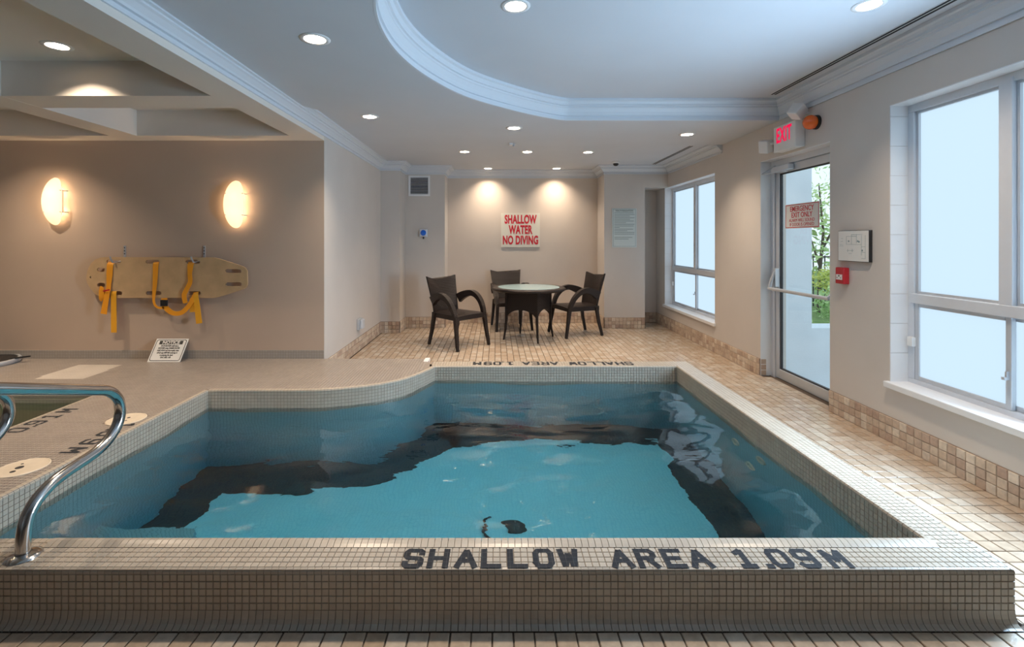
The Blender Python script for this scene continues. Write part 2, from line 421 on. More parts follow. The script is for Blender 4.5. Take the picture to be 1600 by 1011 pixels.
# ------------------------------------------------------------------ key dimensions
XW = 2.67                     # right wall face
ZP = 0.195                    # platform / curb top
ZB, ZS, ZT = 2.52, 2.49, 2.68 # back ceiling, soffit, tray
CX1, CY0, CY1 = 1.68, 1.88, 4.46   # pool inner right, near, far edge
PX0 = -2.25
curve_pts = [Vector(p) for p in ((CX1, CY0), (CX1, CY1), (-.565, CY1))]
arc = catmull([(-.565, 4.46), (-.66, 4.24), (-.80, 4.03), (-1.02, 3.87), (-1.35, 3.765), (-1.65, 3.75)], 8)
OUTL = [(CX1, CY0), (CX1, CY1)] + [(p.x, p.y) for p in arc] + [(PX0, 3.75), (PX0, CY0)]   # pool outline
SPA = (-6.0, -3.04, 1.95, 3.62)

# ================================================================== SETTING
# ---- floor
fl = MB()
fl.box(-6.5, XW+.2, -3.2, CY0-.06, -.06, -.004)
fl.box(CX1+.04, XW+.14, CY0-.06, CY1+.1, -.06, -.004)
fl.box(-2.0, XW+.14, CY1+.1, 8.1, -.06, -.004)
floor = struct(fl.build('floor', M['floor_grout']), 'tan tumbled stone tile floor with brown grout around the pool')
DY0, DY1, DZ = 3.836, 4.85, 2.155
PT = .0725; TS = .0675
cells = []
def add_cells(x0, x1, y0, y1):
    j0, j1 = math.floor(y0/PT), math.ceil(y1/PT)
    i0, i1 = math.floor((x0-XW)/PT), math.ceil((x1-XW)/PT)
    for i in range(i0, i1):
        for j in range(j0, j1):
            cx, cyy = XW+(i+.5)*PT, (j+.5)*PT
            if x0+.02 < cx < x1-.02 and y0-.02 < cyy < y1: cells.append((cx, cyy))
add_cells(-2.4, XW, 1.16, 1.67); add_cells(1.84, XW, 1.67, 4.64); add_cells(-1.72, XW, 4.64, 7.97); add_cells(XW-.02, XW+.11, DY0, DY1)
big, rest = [], []
for c in cells:
    px, py = proj(c[0], c[1], 0)
    vis = -20 < px < 1620 and py < 1020
    if c[1] > 4.6 and c[0] < -.62 and c[1] < 4.78: continue
    if c[0] > XW and not DY0+.03 < c[1] < DY1-.03: continue
    (big if vis and c[1] < 4 else rest).append(c)
big.sort(key=lambda c: c[1])
rest += big[300:]; big = big[:300]
tm = tile_mesh('tile', TS, TS, .006, M['floor_tile'], .0022)
for c in big:
    o = link_mesh('tile', tm, floor); o.location = (c[0]+random.uniform(-.0008, .0008), c[1]+random.uniform(-.0008, .0008), -.0055+random.uniform(-.0006, .0006))
    o.rotation_euler = (random.uniform(-.006, .006), random.uniform(-.006, .006), random.uniform(-.012, .012)+random.choice((0, 1, 2, 3))*PI/2)
mb = MB()
for c in rest:
    tile_quad(mb, (c[0], c[1], -.005), (1,0,0), (0,1,0), (0,0,1), TS, TS, .005+random.uniform(-.0005, .0005), .002)
stuff(mb.build('tile_field', M['floor_tile'], floor, normals=False))

# ---- walls
def wall(name, boxes, m, label):
    mb = MB()
    for b in boxes: mb.box(*b)
    return struct(mb.build(name, m), label)
WZ = 2.62
DY0, DY1, DZ = 3.836, 4.85, 2.155
W1 = (1.99, 3.256, .40, 2.276); W2 = (5.855, 7.60, .35, 2.19)
XO = XW+.26
bx = []
def ysec(y0, y1, z0, z1): bx.append((XW, XO, y0, y1, z0, z1))
for W in (W1, W2): ysec(W[0], W[1], -.3, W[2]); ysec(W[0], W[1], W[3], WZ+.15)
ysec(-3.2, W1[0], -.3, WZ+.15); ysec(W1[1], DY0, -.3, WZ+.15); ysec(DY0, DY1, DZ, WZ+.15); ysec(DY0, DY1, -.3, -.01)
ysec(DY1, W2[0], -.3, WZ+.15); ysec(W2[1], 8.3, -.3, WZ+.15)
wall_right = wall('wall_right', bx, M['wall'], 'pale beige right wall with windows and exit door')
wall('wall_left', [(-1.95, -1.70, 4.752, 7.9, -.05, ZB+.1)], M['wall'], 'pale wing wall on the left facing the windows')
wall('wall_far_left', [(-6.6, -1.7012, 4.75, 4.97, -.05, 2.72)], M['wall_tan'], 'tan wall behind the raised hot tub deck')
wall('wall_pier_left', [(-1.95, -1.42, 7.08, 8.3, -.05, ZB+.1), (-1.43, -.80, 7.5, 8.3, -.05, ZB+.1)], M['wall'], 'stepped pale pier left of the seating recess')
wall('wall_back', [(-.85, 1.75, 7.95, 8.3, -.05, ZB+.1)], M['wall_warm'], 'warm beige back wall of the seating recess')
wall('wall_pier_right', [(1.68, 2.31, 7.45, 8.3, -.05, ZB+.1)], M['wall'], 'pale pier right of the seating recess')
wall('wall_niche', [(2.25, XW+.1, 8.0, 8.3, -.05, ZB+.1), (2.30, XW, 7.46, 8.02, 2.19, ZB+.1)], M['wall'], 'narrow niche beside the right pier')
wall('wall_rear', [(-6.6, XO, -3.4, -3.2, -.3, 2.8)], M['wall'], 'beige wall behind the viewer')
wall('wall_outer_left', [(-6.7, -6.5, -3.4, 4.9, -1.2, 2.8)], M['wall_tan'], 'tan side wall beyond the hot tub')

# ---- ceilings
HR = .060
cans_tray = [(.11, 2.70), (2.09, 2.69)]
cans_soff = [(-1.015, 2.69), (-1.15, 4.37), (.18, 4.815), (2.03, 5.10)]
cans_back = [(-.41, 6.26), (.41, 6.27), (1.21, 6.30), (-.13, 7.70), (.97, 7.70)]
cans_cof = [(-2.77, 3.03), (-4.4, 2.9), (-4.4, 4.06)]
step = catmull([(-1.72, 3.9), (-1.45, 4.25), (-1.02, 4.72), (-.34, 5.12), (.46, 5.45), (1.4, 5.62), (2.69, 5.68)], 8)
tray = catmull([(.75, 4.52), (.60, 4.50), (.363, 4.35), (.058, 4.09), (-.247, 3.76), (-.457, 3.37), (-.585, 2.97), (-.62, 2.6), (-.575, 2.25), (-.42, 1.85), (-.15, 1.4), (.25, 1.0), (.7, .72), (1.2, .6)], 6)
TR = [(XW, .6), (XW, 4.52), (2.0, 4.52), (1.3, 4.52)] + [(p.x, p.y) for p in tray]
def cut(lst): return [circ(x, y, HR) for x, y in lst]
struct(plate('ceiling', [(-1.96, 3.8)]+[(p.x, p.y-.07) for p in step]+[(XW+.05, 5.61), (XW+.05, 8.1), (-1.96, 8.1)], cut(cans_back), ZB, ZB+.02, M['ceil']), 'white ceiling over the seating area')
outl = [(-1.72, -3.3)] + [(p.x, p.y) for p in step] + [(XW+.02, 4.52)] + [(p[0], p[1]) for p in TR[2:]] + [(XW+.02, .6), (XW+.02, -3.3)]
struct(plate('ceiling_soffit', outl, cut(cans_soff), ZS, ZS+.032, M['ceil']), 'lower ceiling band curving around the raised tray')
struct(plate('ceiling_tray', [(-1.2, .2), (XW+.1, .2), (XW+.1, 4.75), (-1.2, 4.75)], cut(cans_tray), ZT, ZT+.02, M['ceil']), 'raised ceiling tray with curved edge above the pool')
mb = MB(); sweep(mb, TR, [(0, ZS-.001), (0, ZT)], -1, True)
cp = [(0,-.19),(.012,-.19),(.012,-.170),(.004,-.168),(.004,-.150),(.018,-.148),(.018,-.140),(.024,-.115),(.040,-.085),(.046,-.080),(.046,-.066),(.058,-.062),(.058,-.046),(.066,-.030),(.080,-.022),(.080,0)]
sweep(mb, TR, [(o, ZT+z) for o, z in cp], -1, True)
struct(mb.build('trim_1', M['crown']), 'white crown moulding around the curved ceiling tray')
cp2 = [(0,-.128),(.012,-.128),(.012,-.114),(.005,-.112),(.005,-.100),(.022,-.098),(.026,-.085),(.048,-.062),(.06,-.055),(.06,-.044),(.078,-.040),(.078,-.030),(.10,-.018),(.118,-.014),(.118,0)]
mb = MB(); sweep(mb, [(-1.70, -3.2), (-1.70, 7.08), (-1.42, 7.08), (-1.42, 7.5), (-.80, 7.5), (-.80, 7.95), (1.68, 7.95), (1.68, 7.45), (XW, 7.45), (XW, 5.66)], [(o, ZB+z) for o, z in cp2], 1)
mb.f.append(tuple(range(len(mb.v)-len(cp2), len(mb.v))) + (len(mb.v),)); mb.v.append((XW, 5.66, ZB))
struct(mb.build('trim_2', M['crown']), 'white crown moulding along left beam, piers and back wall')
# coffered ceiling on the left
ZC, ZL = 2.59, 2.35
struct(plate('ceiling_coffer', [(-6.6, -3.3), (-1.72, -3.3), (-1.72, 4.8), (-6.6, 4.8)], cut(cans_cof), ZC, ZC+.02, M['ceil_left']), 'recessed coffer panels above the hot tub deck')
mb = MB()
mb.box(-1.95, -1.70, -3.2, 4.75, ZL, ZC+.05)
mb.box(-3.65, -3.39, -3.2, 4.75, ZL, ZC+.05); mb.box(-5.4, -5.14, -3.2, 4.75, ZL, ZC+.05)
mb.box(-6.6, -1.75, 3.285, 3.585, ZL+.0008, ZC+.05); mb.box(-6.6, -1.75, 4.53, 4.75, ZL+.0008, ZC+.05); mb.box(-6.6, -1.75, .9, 1.2, ZL+.0008, ZC+.05)
struct(mb.build('trim_3', M['ceil_left']), 'white ceiling beams forming coffers above the hot tub deck')
struct(MB().box(-6.8, XO+.02, -3.5, 8.4, 2.86, 2.95).build('roof_light_block', M['ext']), 'added unseen roof slab above the ceilings, blocks sky light')  # unseen slab added to stop sky light leaking into the room

# ---- raised platform with the hot tub
pl_out = [(-6.49, 4.745), (-.665, 4.745), (-.645, 4.62), (-.60, 4.50)] + [(p.x+.0, p.y) for p in arc] + [(PX0, 3.75), (PX0, 1.72), (-6.49, 1.72)]
spa_hole = [(SPA[0], SPA[2]), (SPA[1], SPA[2]), (SPA[1], SPA[3]), (SPA[0], SPA[3])]
platform = struct(plate('floor_platform', pl_out, [spa_hole], -.02, ZP-.003, M['plat_grout']), 'raised taupe mosaic deck around the hot tub')
TP = .0256; TT = .0236
patch = [(-3.925, 4.51), (-3.505, 4.51), (-3.48, 4.05), (-3.90, 4.05)]
lids = [(-2.43, 2.463), (-2.41, 3.13)]
mb, mb2 = MB(), MB()
ins = [(-6.4, 4.74), (-.69, 4.74), (-.67, 4.62), (-.66, 4.48)] + [(p.x-.026, p.y+.012) for p in arc[8:24]] + [(p.x-.006, p.y+.026) for p in arc[24:]] + [(PX0-.02, 3.775), (PX0-.025, 1.90), (-6.4, 1.90)]
i0, i1, j0, j1 = int(-5.2/TP), int(-.55/TP), int(1.7/TP), int(4.76/TP)
for i in range(i0, i1):
    for j in range(j0, j1):
        x, y = i*TP+.0128, j*TP+.0128
        px, py = proj(x, y, ZP)
        if px < -30: continue
        if not inside(ins, x, y): continue
        if SPA[0] < x < SPA[1]+.02 and SPA[2]-.02 < y < SPA[3]+.02: continue
        if any((x-a)**2+(y-b)**2 < .112**2 for a, b in lids): continue
        tile_quad(mb2 if inside(patch, x, y) else mb, (x, y, ZP-.0031), (1,0,0), (0,1,0), (0,0,1), TT, TT, .0032, .0012)
stuff(mb.build('mosaic_tiles', M['plat'], platform, normals=False))
stuff(mb2.build('light_mosaic_patch', M['plat_light'], platform, normals=False))['label'] = 'lighter rectangular mosaic patch'
for lid, (x, y) in zip(('round cream skimmer lid nearest the handrail on the raised deck', 'round cream skimmer lid beside the far pool corner of the deck'), lids):
    t = thing('skimmer_lid', lid, 'lid', (x, y, ZP), group='skimmer lids on the raised deck')
    MB().lathe([(0, -.006), (.110, -.006), (.110, .002), (.104, .0045), (.100, .003), (0, .003)], (x, y, ZP), 40).build('cover', M['lid'], t, smooth=False)
    for dx, dy, r in (((-.035, .035, .006), (-.01, -.005, .018), (.0, -.05, .012)) if y < 3 else ((.0, .02, .010), (.02, -.03, .006))):
        MB().lathe([(0, 0), (r, 0), (r, .0009), (0, .0009)], (x+dx, y+dy, ZP+.003), 14).build('finger_hole', M['darkgap'], t)

# ---- pool curb and basin
pool = thing('swimming_pool', 'turquoise indoor pool with raised mosaic curb and black depth lettering', 'pool', (0, 0, 0))
CW = 1.84; FY = 1.70; BY = 4.64
g = MB()
g.box(-6.45, CW-.003, FY+.003, CY0-.012, -.02, ZP-.003)
g.box(CX1+.003, CW-.003, CY0-.012, BY-.003, -.02, ZP-.003)
g.box(-.62, CW-.003, CY1+.003, BY-.003, -.02, ZP-.003)
g.build('curb_core', M['mosaic_grout'], pool)
# near stair gap on the left end of the nosing is left square
def off_poly(poly, d):
    n = len(poly); out = []
    for i in range(n):
        p, a, b = Vector(poly[i]), Vector(poly[i-1]), Vector(poly[(i+1) % n])
        e1, e2 = (p-a).normalized(), (b-p).normalized()
        n1, n2 = Vector((-e1.y, e1.x)), Vector((-e2.y, e2.x))   # outline runs counter-clockwise: left is inside
        m_ = (n1+n2)/max(.3, 1+n1.dot(n2)); q = p+m_*d; out.append((q.x, q.y))
    return out
ZF = -1.04
OI = off_poly(OUTL, .002); mb = MB()
mb.quadgrid([[(p[0], p[1], -.022) for p in OI+[OI[0]]], [(p[0], p[1], ZF) for p in OI+[OI[0]]]])
mb.build('basin_wall', M['pool_wall'], pool)
IN = off_poly(OUTL, .30)
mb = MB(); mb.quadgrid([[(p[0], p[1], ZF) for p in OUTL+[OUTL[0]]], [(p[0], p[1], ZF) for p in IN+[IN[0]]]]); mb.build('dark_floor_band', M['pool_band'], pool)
plate('basin_floor', [(-3, 1.5), (2, 1.5), (2, 5), (-3, 5)], [], ZF-.03, ZF-.004, M['pool_floor'], pool)
# entry steps in the near left corner
mb = MB()
mb.box(PX0, -1.70, CY0, 2.18, ZF, -.22); mb.box(PX0, -1.70, 2.18, 2.46, ZF, -.46); mb.box(PX0, -1.70, 2.46, 2.74, ZF, -.70)
mb.build('entry_steps', M['pool_wall'], pool)
# wall fittings and drain
for k, (y, z) in enumerate(((3.36, -.19), (3.04, -.16), (3.17, -.42))):
    Mx = Matrix.Translation((CX1, y, z)) @ Euler((0, -PI/2, 0)).to_matrix().to_4x4()
    MB().lathe([(.0, .004), (.026, .004), (.030, .012), (.048, .012), (.052, .004), (.052, 0)], seg=24, M4=Mx).build('inlet_fitting', M['lid'], pool)
MB().lathe([(0, .03), (.04, .028), (.075, .012), (.08, 0)], (.12, 3.10, ZF), 28).build('floor_drain', M['darkgap'], pool)
mb = MB()
for a0 in (2.4, 3.4):
    mb.tube([(.12+.22*math.cos(a0+k*.1), 3.10+.22*math.sin(a0+k*.1), ZF+.006) for k in range(9)], .009, 6)
mb.build('drain_ring', M['darkgap'], pool)

# mosaic on the curb: strips of tiles
def strip(mb, p0, d, length, prof, ax, pitch=TP, jt=.002, skip=None):
    """tiles along direction d; cross-section polyline prof of (a, b): a along ax, b up"""
    p0, d, ax = Vector(p0), Vector(d), Vector(ax); up = Vector((0, 0, 1)); n = int(length/pitch+.5)
    for k in range(n):
        a, b = p0+d*(k*pitch+jt/2), p0+d*((k+1)*pitch-jt/2)
        r = [[q+ax*s+up*h for s, h in prof] for q in (a, b)]
        ri = [[q+ax*s+up*h-(up*.004) for s, h in prof] for q in (a, b)]
        mb.quadgrid([ri[0], r[0], r[1], ri[1]])
mos = MB()
# front top: nosing strip, 4 flat rows, outer bullnose
x_l = -3.0; FL = CW-x_l
def flat_rows(mb, p0, d, length, ax, nrm, rows, pitch=TP, keep=None):
    n = int(length/pitch+.5)
    for k in range(n):
        for r in range(rows):
            c = Vector(p0)+Vector(d)*((k+.5)*pitch)+Vector(ax)*((r+.5)*pitch)
            if keep and keep(c): continue
            tile_quad(mb, c, d, ax, nrm, TT, TT, .003, .001)
bull = [(0, .178), (.001, .186), (.005, .1925), (.012, ZP)]                    # outer top bullnose
nose = [(.0, ZP+.001), (.014, ZP+.006), (.030, ZP+.010), (.046, ZP+.008), (.056, ZP-.001), (.060, ZP-.016)]  # raised inner nosing
strip(mos, (x_l, FY, 0), (1, 0, 0), FL, bull, (0, 1, 0))
strip(mos, (-1.72, CY0-.058, 0), (1, 0, 0), CX1+1.72+.01, nose, (0, 1, 0))
rows_n = 4; py = (CY0-.058-.014-FY)/rows_n
def rows_rect(mb, x0, x1, y0, y1, z=ZP-.003):
    nx, ny = max(1, round((x1-x0)/TP)), max(1, round((y1-y0)/TP)); sx, sy = (x1-x0)/nx, (y1-y0)/ny
    for i in range(nx):
        for j in range(ny): tile_quad(mb, (x0+(i+.5)*sx, y0+(j+.5)*sy, z), (1,0,0), (0,1,0), (0,0,1), sx-.002, sy-.002, .003, .001)
rows_rect(mos, x_l, CW-.012, FY+.013, CY0-.058)
rows_rect(mos, -3.0, -1.72, CY0-.058, CY0)
rows_rect(mos, CX1+.012, CW-.012, CY0-.058, BY-.012)
rows_rect(mos, -.60, CX1+.012, CY1+.012, BY-.012)
nose2 = [(-.0035, .178), (-.003, .186), (.002, .1935), (.013, ZP)]
strip(mos, (CX1, CY0, 0), (0, 1, 0), CY1-CY0, nose2, (1, 0, 0))
strip(mos, (-.565, CY1, 0), (1, 0, 0), CX1+.565, nose2, (0, 1, 0))
strip(mos, (CW, CY0-.18, 0), (0, 1, 0), BY-FY, [(0, .178), (-.001, .186), (-.005, .1925), (-.012, ZP)], (1, 0, 0))
# front cove base and right outer face
cove = [(0, .05), (-.001, .036), (-.004, .022), (-.011, .010), (-.022, .003), (-.03, .0005)]
strip(mos, (x_l, FY, 0), (1, 0, 0), FL, cove, (0, 1, 0))
strip(mos, (CW, FY, 0), (0, 1, 0), BY-FY, [(0, .05), (.001, .036), (.004, .022), (.011, .010), (.022, .003), (.03, .0005)], (1, 0, 0))
flat_rows(mos, (CW-.003, FY, .05), (0, 1, 0), BY-FY, (0, 0, 1), (1, 0, 0), 5)
flat_rows(mos, (-.62, BY-.003, .05), (1, 0, 0), CW+.62, (0, 0, 1), (0, 1, 0), 5)
# inner faces above water
flat_rows(mos, (CX1+.001, CY0, -.027), (0, 1, 0), CY1-CY0, (0, 0, 1), (-1, 0, 0), 8)
flat_rows(mos, (-.565, CY1+.001, -.027), (1, 0, 0), CX1+.565, (0, 0, 1), (0, -1, 0), 8)
# outer front face: the 300 nearest tiles are objects, the others joined
face = []
nf = int(FL/TP+.5)
for k in range(nf):
    for r in range(5):
        face.append((CW-(k+.5)*TP, .05+(r+.5)*TP))
face.sort(key=lambda c: abs(c[0]+.0)+.001*c[1])
tmm = tile_mesh('tile', TT, TT, .004, M['mosaic'], .0012)
for x, z in face[:300]:
    o = link_mesh('tile', tmm, pool); o.location = (x, FY+.0035+random.uniform(-.0003, .0003), z)
    o.rotation_euler = (PI/2+random.uniform(-.008, .008), random.uniform(-.008, .008), random.uniform(-.006, .006))
for x, z in face[300:]:
    tile_quad(mos, (x, FY+.0035, z), (1,0,0), (0,0,1), (0,-1,0), TT, TT, .0037, .0012)
# pool walls along the platform (straight left edge, curve)
def along(path):
    """resample a path at tile pitch"""
    P = [Vector(p) for p in path]; L = [0]
    for a, b in zip(P, P[1:]): L.append(L[-1]+(b-a).length)
    n = int(L[-1]/TP); out = []; j = 0
    for k in range(n+1):
        s = L[-1]*k/n
        while j < len(L)-2 and L[j+1] < s: j += 1
        out.append(P[j].lerp(P[j+1], (s-L[j])/(L[j+1]-L[j])))
    return out
for path in ([(p.x, p.y) for p in arc]+[(PX0, 3.75)], [(PX0, 3.75), (PX0, CY0)]):
    P = along(path)
    for a, b in zip(P, P[1:]):
        t = (b-a); l = t.length; t.normalize(); nn = Vector((-t.y, t.x)); c = (a+b)/2
        for r in range(8):
            z = -.027+(r+.5)*TP
            tile_quad(mos, (c.x-nn.x*.001, c.y-nn.y*.001, z), (t.x, t.y, 0), (0,0,1), (nn.x, nn.y, 0), l-.002, TT, .003, .001)
        rr = []
        for q, sg in ((a, 1), (b, -1)):
            q = q+t*.001*sg
            rr.append([(q.x-nn.x*s, q.y-nn.y*s, h) for s, h in [(.0, .170)]+nose2+[(.026, ZP+.0002)]])
        mos.quadgrid(rr)
stuff(mos.build('mosaic_tiles', M['mosaic'], pool, normals=False))
# white edging at the end of the platform step
mb = MB(); mb.box(-.70, -.655, 4.62, 4.77, 0, ZP+.001); mb.build('step_edging', M['trim'], platform)

# black tile lettering
GL = {
 'S': [[(1,.80),(1,.9),(.85,1),(.15,1),(0,.87),(0,.63),(.15,.52),(.85,.48),(1,.37),(1,.13),(.85,0),(.15,0),(0,.1),(0,.2)]],
 'H': [[(0,0),(0,1)],[(1,0),(1,1)],[(0,.5),(1,.5)]],
 'A': [[(-.05,0),(.5,1),(1.05,0)],[(.2,.33),(.8,.33)]],
 'L': [[(0,1),(0,0),(.95,0)]],
 'O': [[(.18,0),(0,.18),(0,.82),(.18,1),(.82,1),(1,.82),(1,.18),(.82,0),(.18,0),(0,.18)]],
 '0': [[(.18,0),(0,.18),(0,.82),(.18,1),(.82,1),(1,.82),(1,.18),(.82,0),(.18,0),(0,.18)]],
 'W': [[(0,1),(.22,0),(.5,.8),(.78,0),(1,1)]],
 'R': [[(0,0),(0,1),(.8,1),(1,.85),(1,.65),(.8,.5),(0,.5)],[(.5,.5),(1,0)]],
 'E': [[(1,1),(0,1),(0,0),(1,0)],[(0,.5),(.8,.5)]],
 '1': [[(.15,.85),(.5,1),(.5,0)],[(.15,0),(.85,0)]],
 '.': [[(.45,0),(.60,0)]],
 '9': [[(0,.1),(.15,0),(.85,0),(1,.13),(1,.87),(.85,1),(.15,1),(0,.87),(0,.6),(.15,.47),(1,.47)]],
 'M': [[(0,0),(0,1),(.5,.35),(1,1),(1,0)]],
}
def ribbon(mb, pts, th, M4):
    P = [Vector(p) for p in pts]; n = len(P)
    for i in range(n-1):
        d = (P[i+1]-P[i]).normalized(); nn = Vector((-d.y, d.x))*th/2; e = [.45, .45]
        for k, (p, q) in enumerate(((i-1, i), (i+1, i+2))):
            if 0 <= p and q < n: e[k] = .5*abs(math.tan(min(abs(d.angle((P[q]-P[p]).normalized())), PI-abs(d.angle((P[q]-P[p]).normalized())))/2))
        a, c = P[i]-d*th*e[0], P[i+1]+d*th*e[1]
        b = len(mb.v); lift = (b//4 % 16)*.00004; mb.v += [tuple(M4 @ Vector((*q, lift))) for q in (a-nn, c-nn, c+nn, a+nn)]; mb.f.append((b, b+1, b+2, b+3))
def lettering(s, M4, h, pitch_list, gw, parent, th=.19):
    for ch, x in zip(s, pitch_list):
        if ch == ' ': continue
        mb = MB()
        for st in GL[ch]: ribbon(mb, [(x+px*gw*(h), py*h*(1-th)+h*th/2) for px, py in st], th*h, M4)
        mb.build('letter', M['letter'], parent, normals=False)
# front curb text: pixel x positions of the letters' left edges along the curb (metres)
H_ = .118; TX = [-.330, -.238, -.137, -.044, .052, .146, .238, 0, .430, .524, .622, .716, 0, .882, .955, 1.010, 1.105, 1.215]
lettering('SHALLOW AREA 1.09M', Matrix.Translation((0, 1.703+.004, ZP+.0007)), .107, TX, .52, pool, .21)
FX = [-.02+1.26-x for x in TX]
Mf = Matrix.Translation((1.28, CY1+.155, ZP+.0007)) @ Matrix.Rotation(PI, 4, 'Z')
lettering('SHALLOW AREA 1.09M', Mf, .125, [x*.93+.30 for x in TX], .45, pool, .18)
# depth marks on the raised deck
Mr = Matrix.Translation((-2.40, 3.06, ZP+.0007)) @ Matrix.Rotation(-PI/2, 4, 'Z')
lettering('1.09M', Mr, .115, [0, .075, .135, .25, .365], .5, platform, .17)
Ml = Matrix.Translation((-2.885, 2.90, ZP+.0007)) @ Matrix.Rotation(PI/2, 4, 'Z')
lettering('0.91M', Ml, .115, [.02, .085, .14, .25, .36], .5, platform, .17)

# ---- water
def water_body(name, test, x0, x1, y0, y1, st, zw, zb, m, amp, label):
    nx, ny = int((x1-x0)/st)+1, int((y1-y0)/st)+1
    idx = {}; V = []; F = []
    def vert(i, j):
        if (i, j) not in idx:
            x, y = x0+i*st, y0+j*st
            q = Vector((x*1.3, y*2.1, 0))
            h = noise.noise(Vector((x*1.1+3, y*1.9, .3)))*1.0 + noise.noise(Vector((x*2.7+y*.9, y*4.6-x*.8, 1.7)))*.55 + noise.noise(Vector((x*6.5, y*9.5, 4.1)))*.17
            idx[(i, j)] = len(V); V.append((x, y, zw+h*amp))
        return idx[(i, j)]
    on = {(i, j) for i in range(nx) for j in range(ny) if any(test(x0+(i+a)*st, y0+(j+b)*st) for a in (0, 1) for b in (0, 1))}
    for (i, j) in on: F.append((vert(i, j), vert(i+1, j), vert(i+1, j+1), vert(i, j+1)))
    nt = len(V); V += [(x, y, zb) for x, y, z in V]
    F2 = [tuple(nt+k for k in reversed(f)) for f in F]
    for (i, j) in on:
        a, b, c, d = vert(i, j), vert(i+1, j), vert(i+1, j+1), vert(i, j+1)
        if (i, j-1) not in on: F2.append((b, a, nt+a, nt+b))
        if (i+1, j) not in on: F2.append((c, b, nt+b, nt+c))
        if (i, j+1) not in on: F2.append((d, c, nt+c, nt+d))
        if (i-1, j) not in on: F2.append((a, d, nt+d, nt+a))
    mb = MB(); mb.v = V; mb.f = F+F2
    o = mb.build(name, m, normals=False, smooth=True)
    return tag(o, label, 'water', kind='stuff')
water_body('pool_water', lambda x, y: inside(OUTL, x, y), PX0-.033, CX1+.03, CY0-.027, CY1+.03, .02, .05, ZF-.05, M['water'], .019, 'rippling turquoise water filling the pool')
# ---- hot tub
spa = thing('hot_tub', 'sunken hot tub with green water in the raised deck', 'hot tub', (0, 0, 0))
mb = MB(); S = [(SPA[0]+.003, SPA[2]+.003), (SPA[1]-.003, SPA[2]+.003), (SPA[1]-.003, SPA[3]-.003), (SPA[0]+.003, SPA[3]-.003)]
mb.quadgrid([[(p[0], p[1], ZP-.004) for p in S+[S[0]]], [(p[0], p[1], -.72) for p in S+[S[0]]]]); mb.build('basin_wall', M['base_grey'], spa)
MB().box(SPA[0]-.02, SPA[1]+.02, SPA[2]-.02, SPA[3]+.02, -.75, -.72).build('basin_floor', M['pool_floor'], spa)
mb = MB()
strip(mb, (SPA[1], SPA[2], 0), (0, 1, 0), SPA[3]-SPA[2], [(-.003, .16), (-.003, .178), (.0, .190), (.012, ZP+.001), (.028, ZP+.001)], (1, 0, 0))
strip(mb, (-4.6, SPA[3], 0), (1, 0, 0), SPA[1]+4.6, [(-.003, .16), (-.003, .178), (.0, .190), (.012, ZP+.001), (.028, ZP+.001)], (0, 1, 0))
stuff(mb.build('edge_tiles', M['mosaic'], spa, normals=False))
water_body('hot_tub_water', lambda x, y: SPA[0] < x < SPA[1] and SPA[2] < y < SPA[3], SPA[0]-.02, SPA[1]+.02, SPA[2]-.02, SPA[3]+.02, .06, .135, -.76, M['spa_water'], .002, 'still green water in the hot tub behind the handrail')

# ---- baseboards
def base_tiles(mb, p0, p1, nrm, rows=3, pitch=.0555, ts=.0525, z0=.0):
    p0, p1 = Vector((*p0, 0)), Vector((*p1, 0)); L = (p1-p0).length; d = (p1-p0)/L; n = max(1, round(L/pitch)); su = L/n
    for k in range(n):
        for r in range(rows):
            c = p0+d*((k+.5)*su); yield (c.x+nrm[0]*.004, c.y+nrm[1]*.004, z0+(r+.5)*pitch), d, Vector((*nrm, 0)), su-.003, ts
bg_ = MB(); bg_.box(XW-.005, XW+.002, -3.2, DY0, 0, .168).box(XW-.005, XW+.002, DY1, 8.0, 0, .168)
base_r = struct(bg_.build('baseboard_right', M['base_grout']), 'tumbled marble tile base along the right wall')
btm = tile_mesh('tile', .0525, .0525, .009, M['base_tile'], .0025)
for (a, b) in (((XW, DY0), (XW, 1.6)), ((XW, 8.0), (XW, DY1))):
    for c, d, nn, su, sv in base_tiles(None, a, b, (-1, 0)):
        o = link_mesh('tile', btm, base_r); M4 = frame4(c, d, (0,0,1), d.cross(Vector((0,0,1))))
        if M4.to_3x3().col[2].dot(nn) < 0: M4 = frame4(c, -d, (0,0,1), (-d).cross(Vector((0,0,1))))
        o.matrix_basis = M4 @ Matrix.Rotation(random.choice((0, 1, 2, 3))*PI/2+random.uniform(-.01, .01), 4, 'Z') @ Matrix.Translation((0, 0, random.uniform(-.001, .001)))
mb = MB(); gb = MB()
for a, b, nn in (((-1.70, 4.76), (-1.70, 7.08), (1, 0)), ((-1.70, 7.08), (-1.42, 7.08), (0, -1)), ((-1.42, 7.08), (-1.42, 7.5), (1, 0)), ((-1.42, 7.5), (-.80, 7.5), (0, -1)),
                 ((-.80, 7.5), (-.80, 7.95), (1, 0)), ((-.80, 7.95), (1.68, 7.95), (0, -1)), ((1.68, 7.95), (1.68, 7.45), (-1, 0)), ((1.68, 7.45), (2.31, 7.45), (0, -1)),
                 ((2.31, 7.45), (2.31, 8.0), (1, 0)), ((2.31, 8.0), (XW, 8.0), (0, -1))):
    for c, d, n3, su, sv in base_tiles(None, a, b, nn): tile_quad(mb, c, d, (0,0,1), n3, su, sv, .008, .002)
    x0, x1 = sorted((a[0], b[0])); y0, y1 = sorted((a[1], b[1]))
    gb.box(x0-.005, x1+.005, y0-.005, y1+.005, -.003, .168)
base_b = struct(gb.build('baseboard_back', M['base_grout']), 'tumbled marble tile base around the piers and recess')
stuff(mb.build('base_tiles', M['base_tile'], base_b, normals=False))
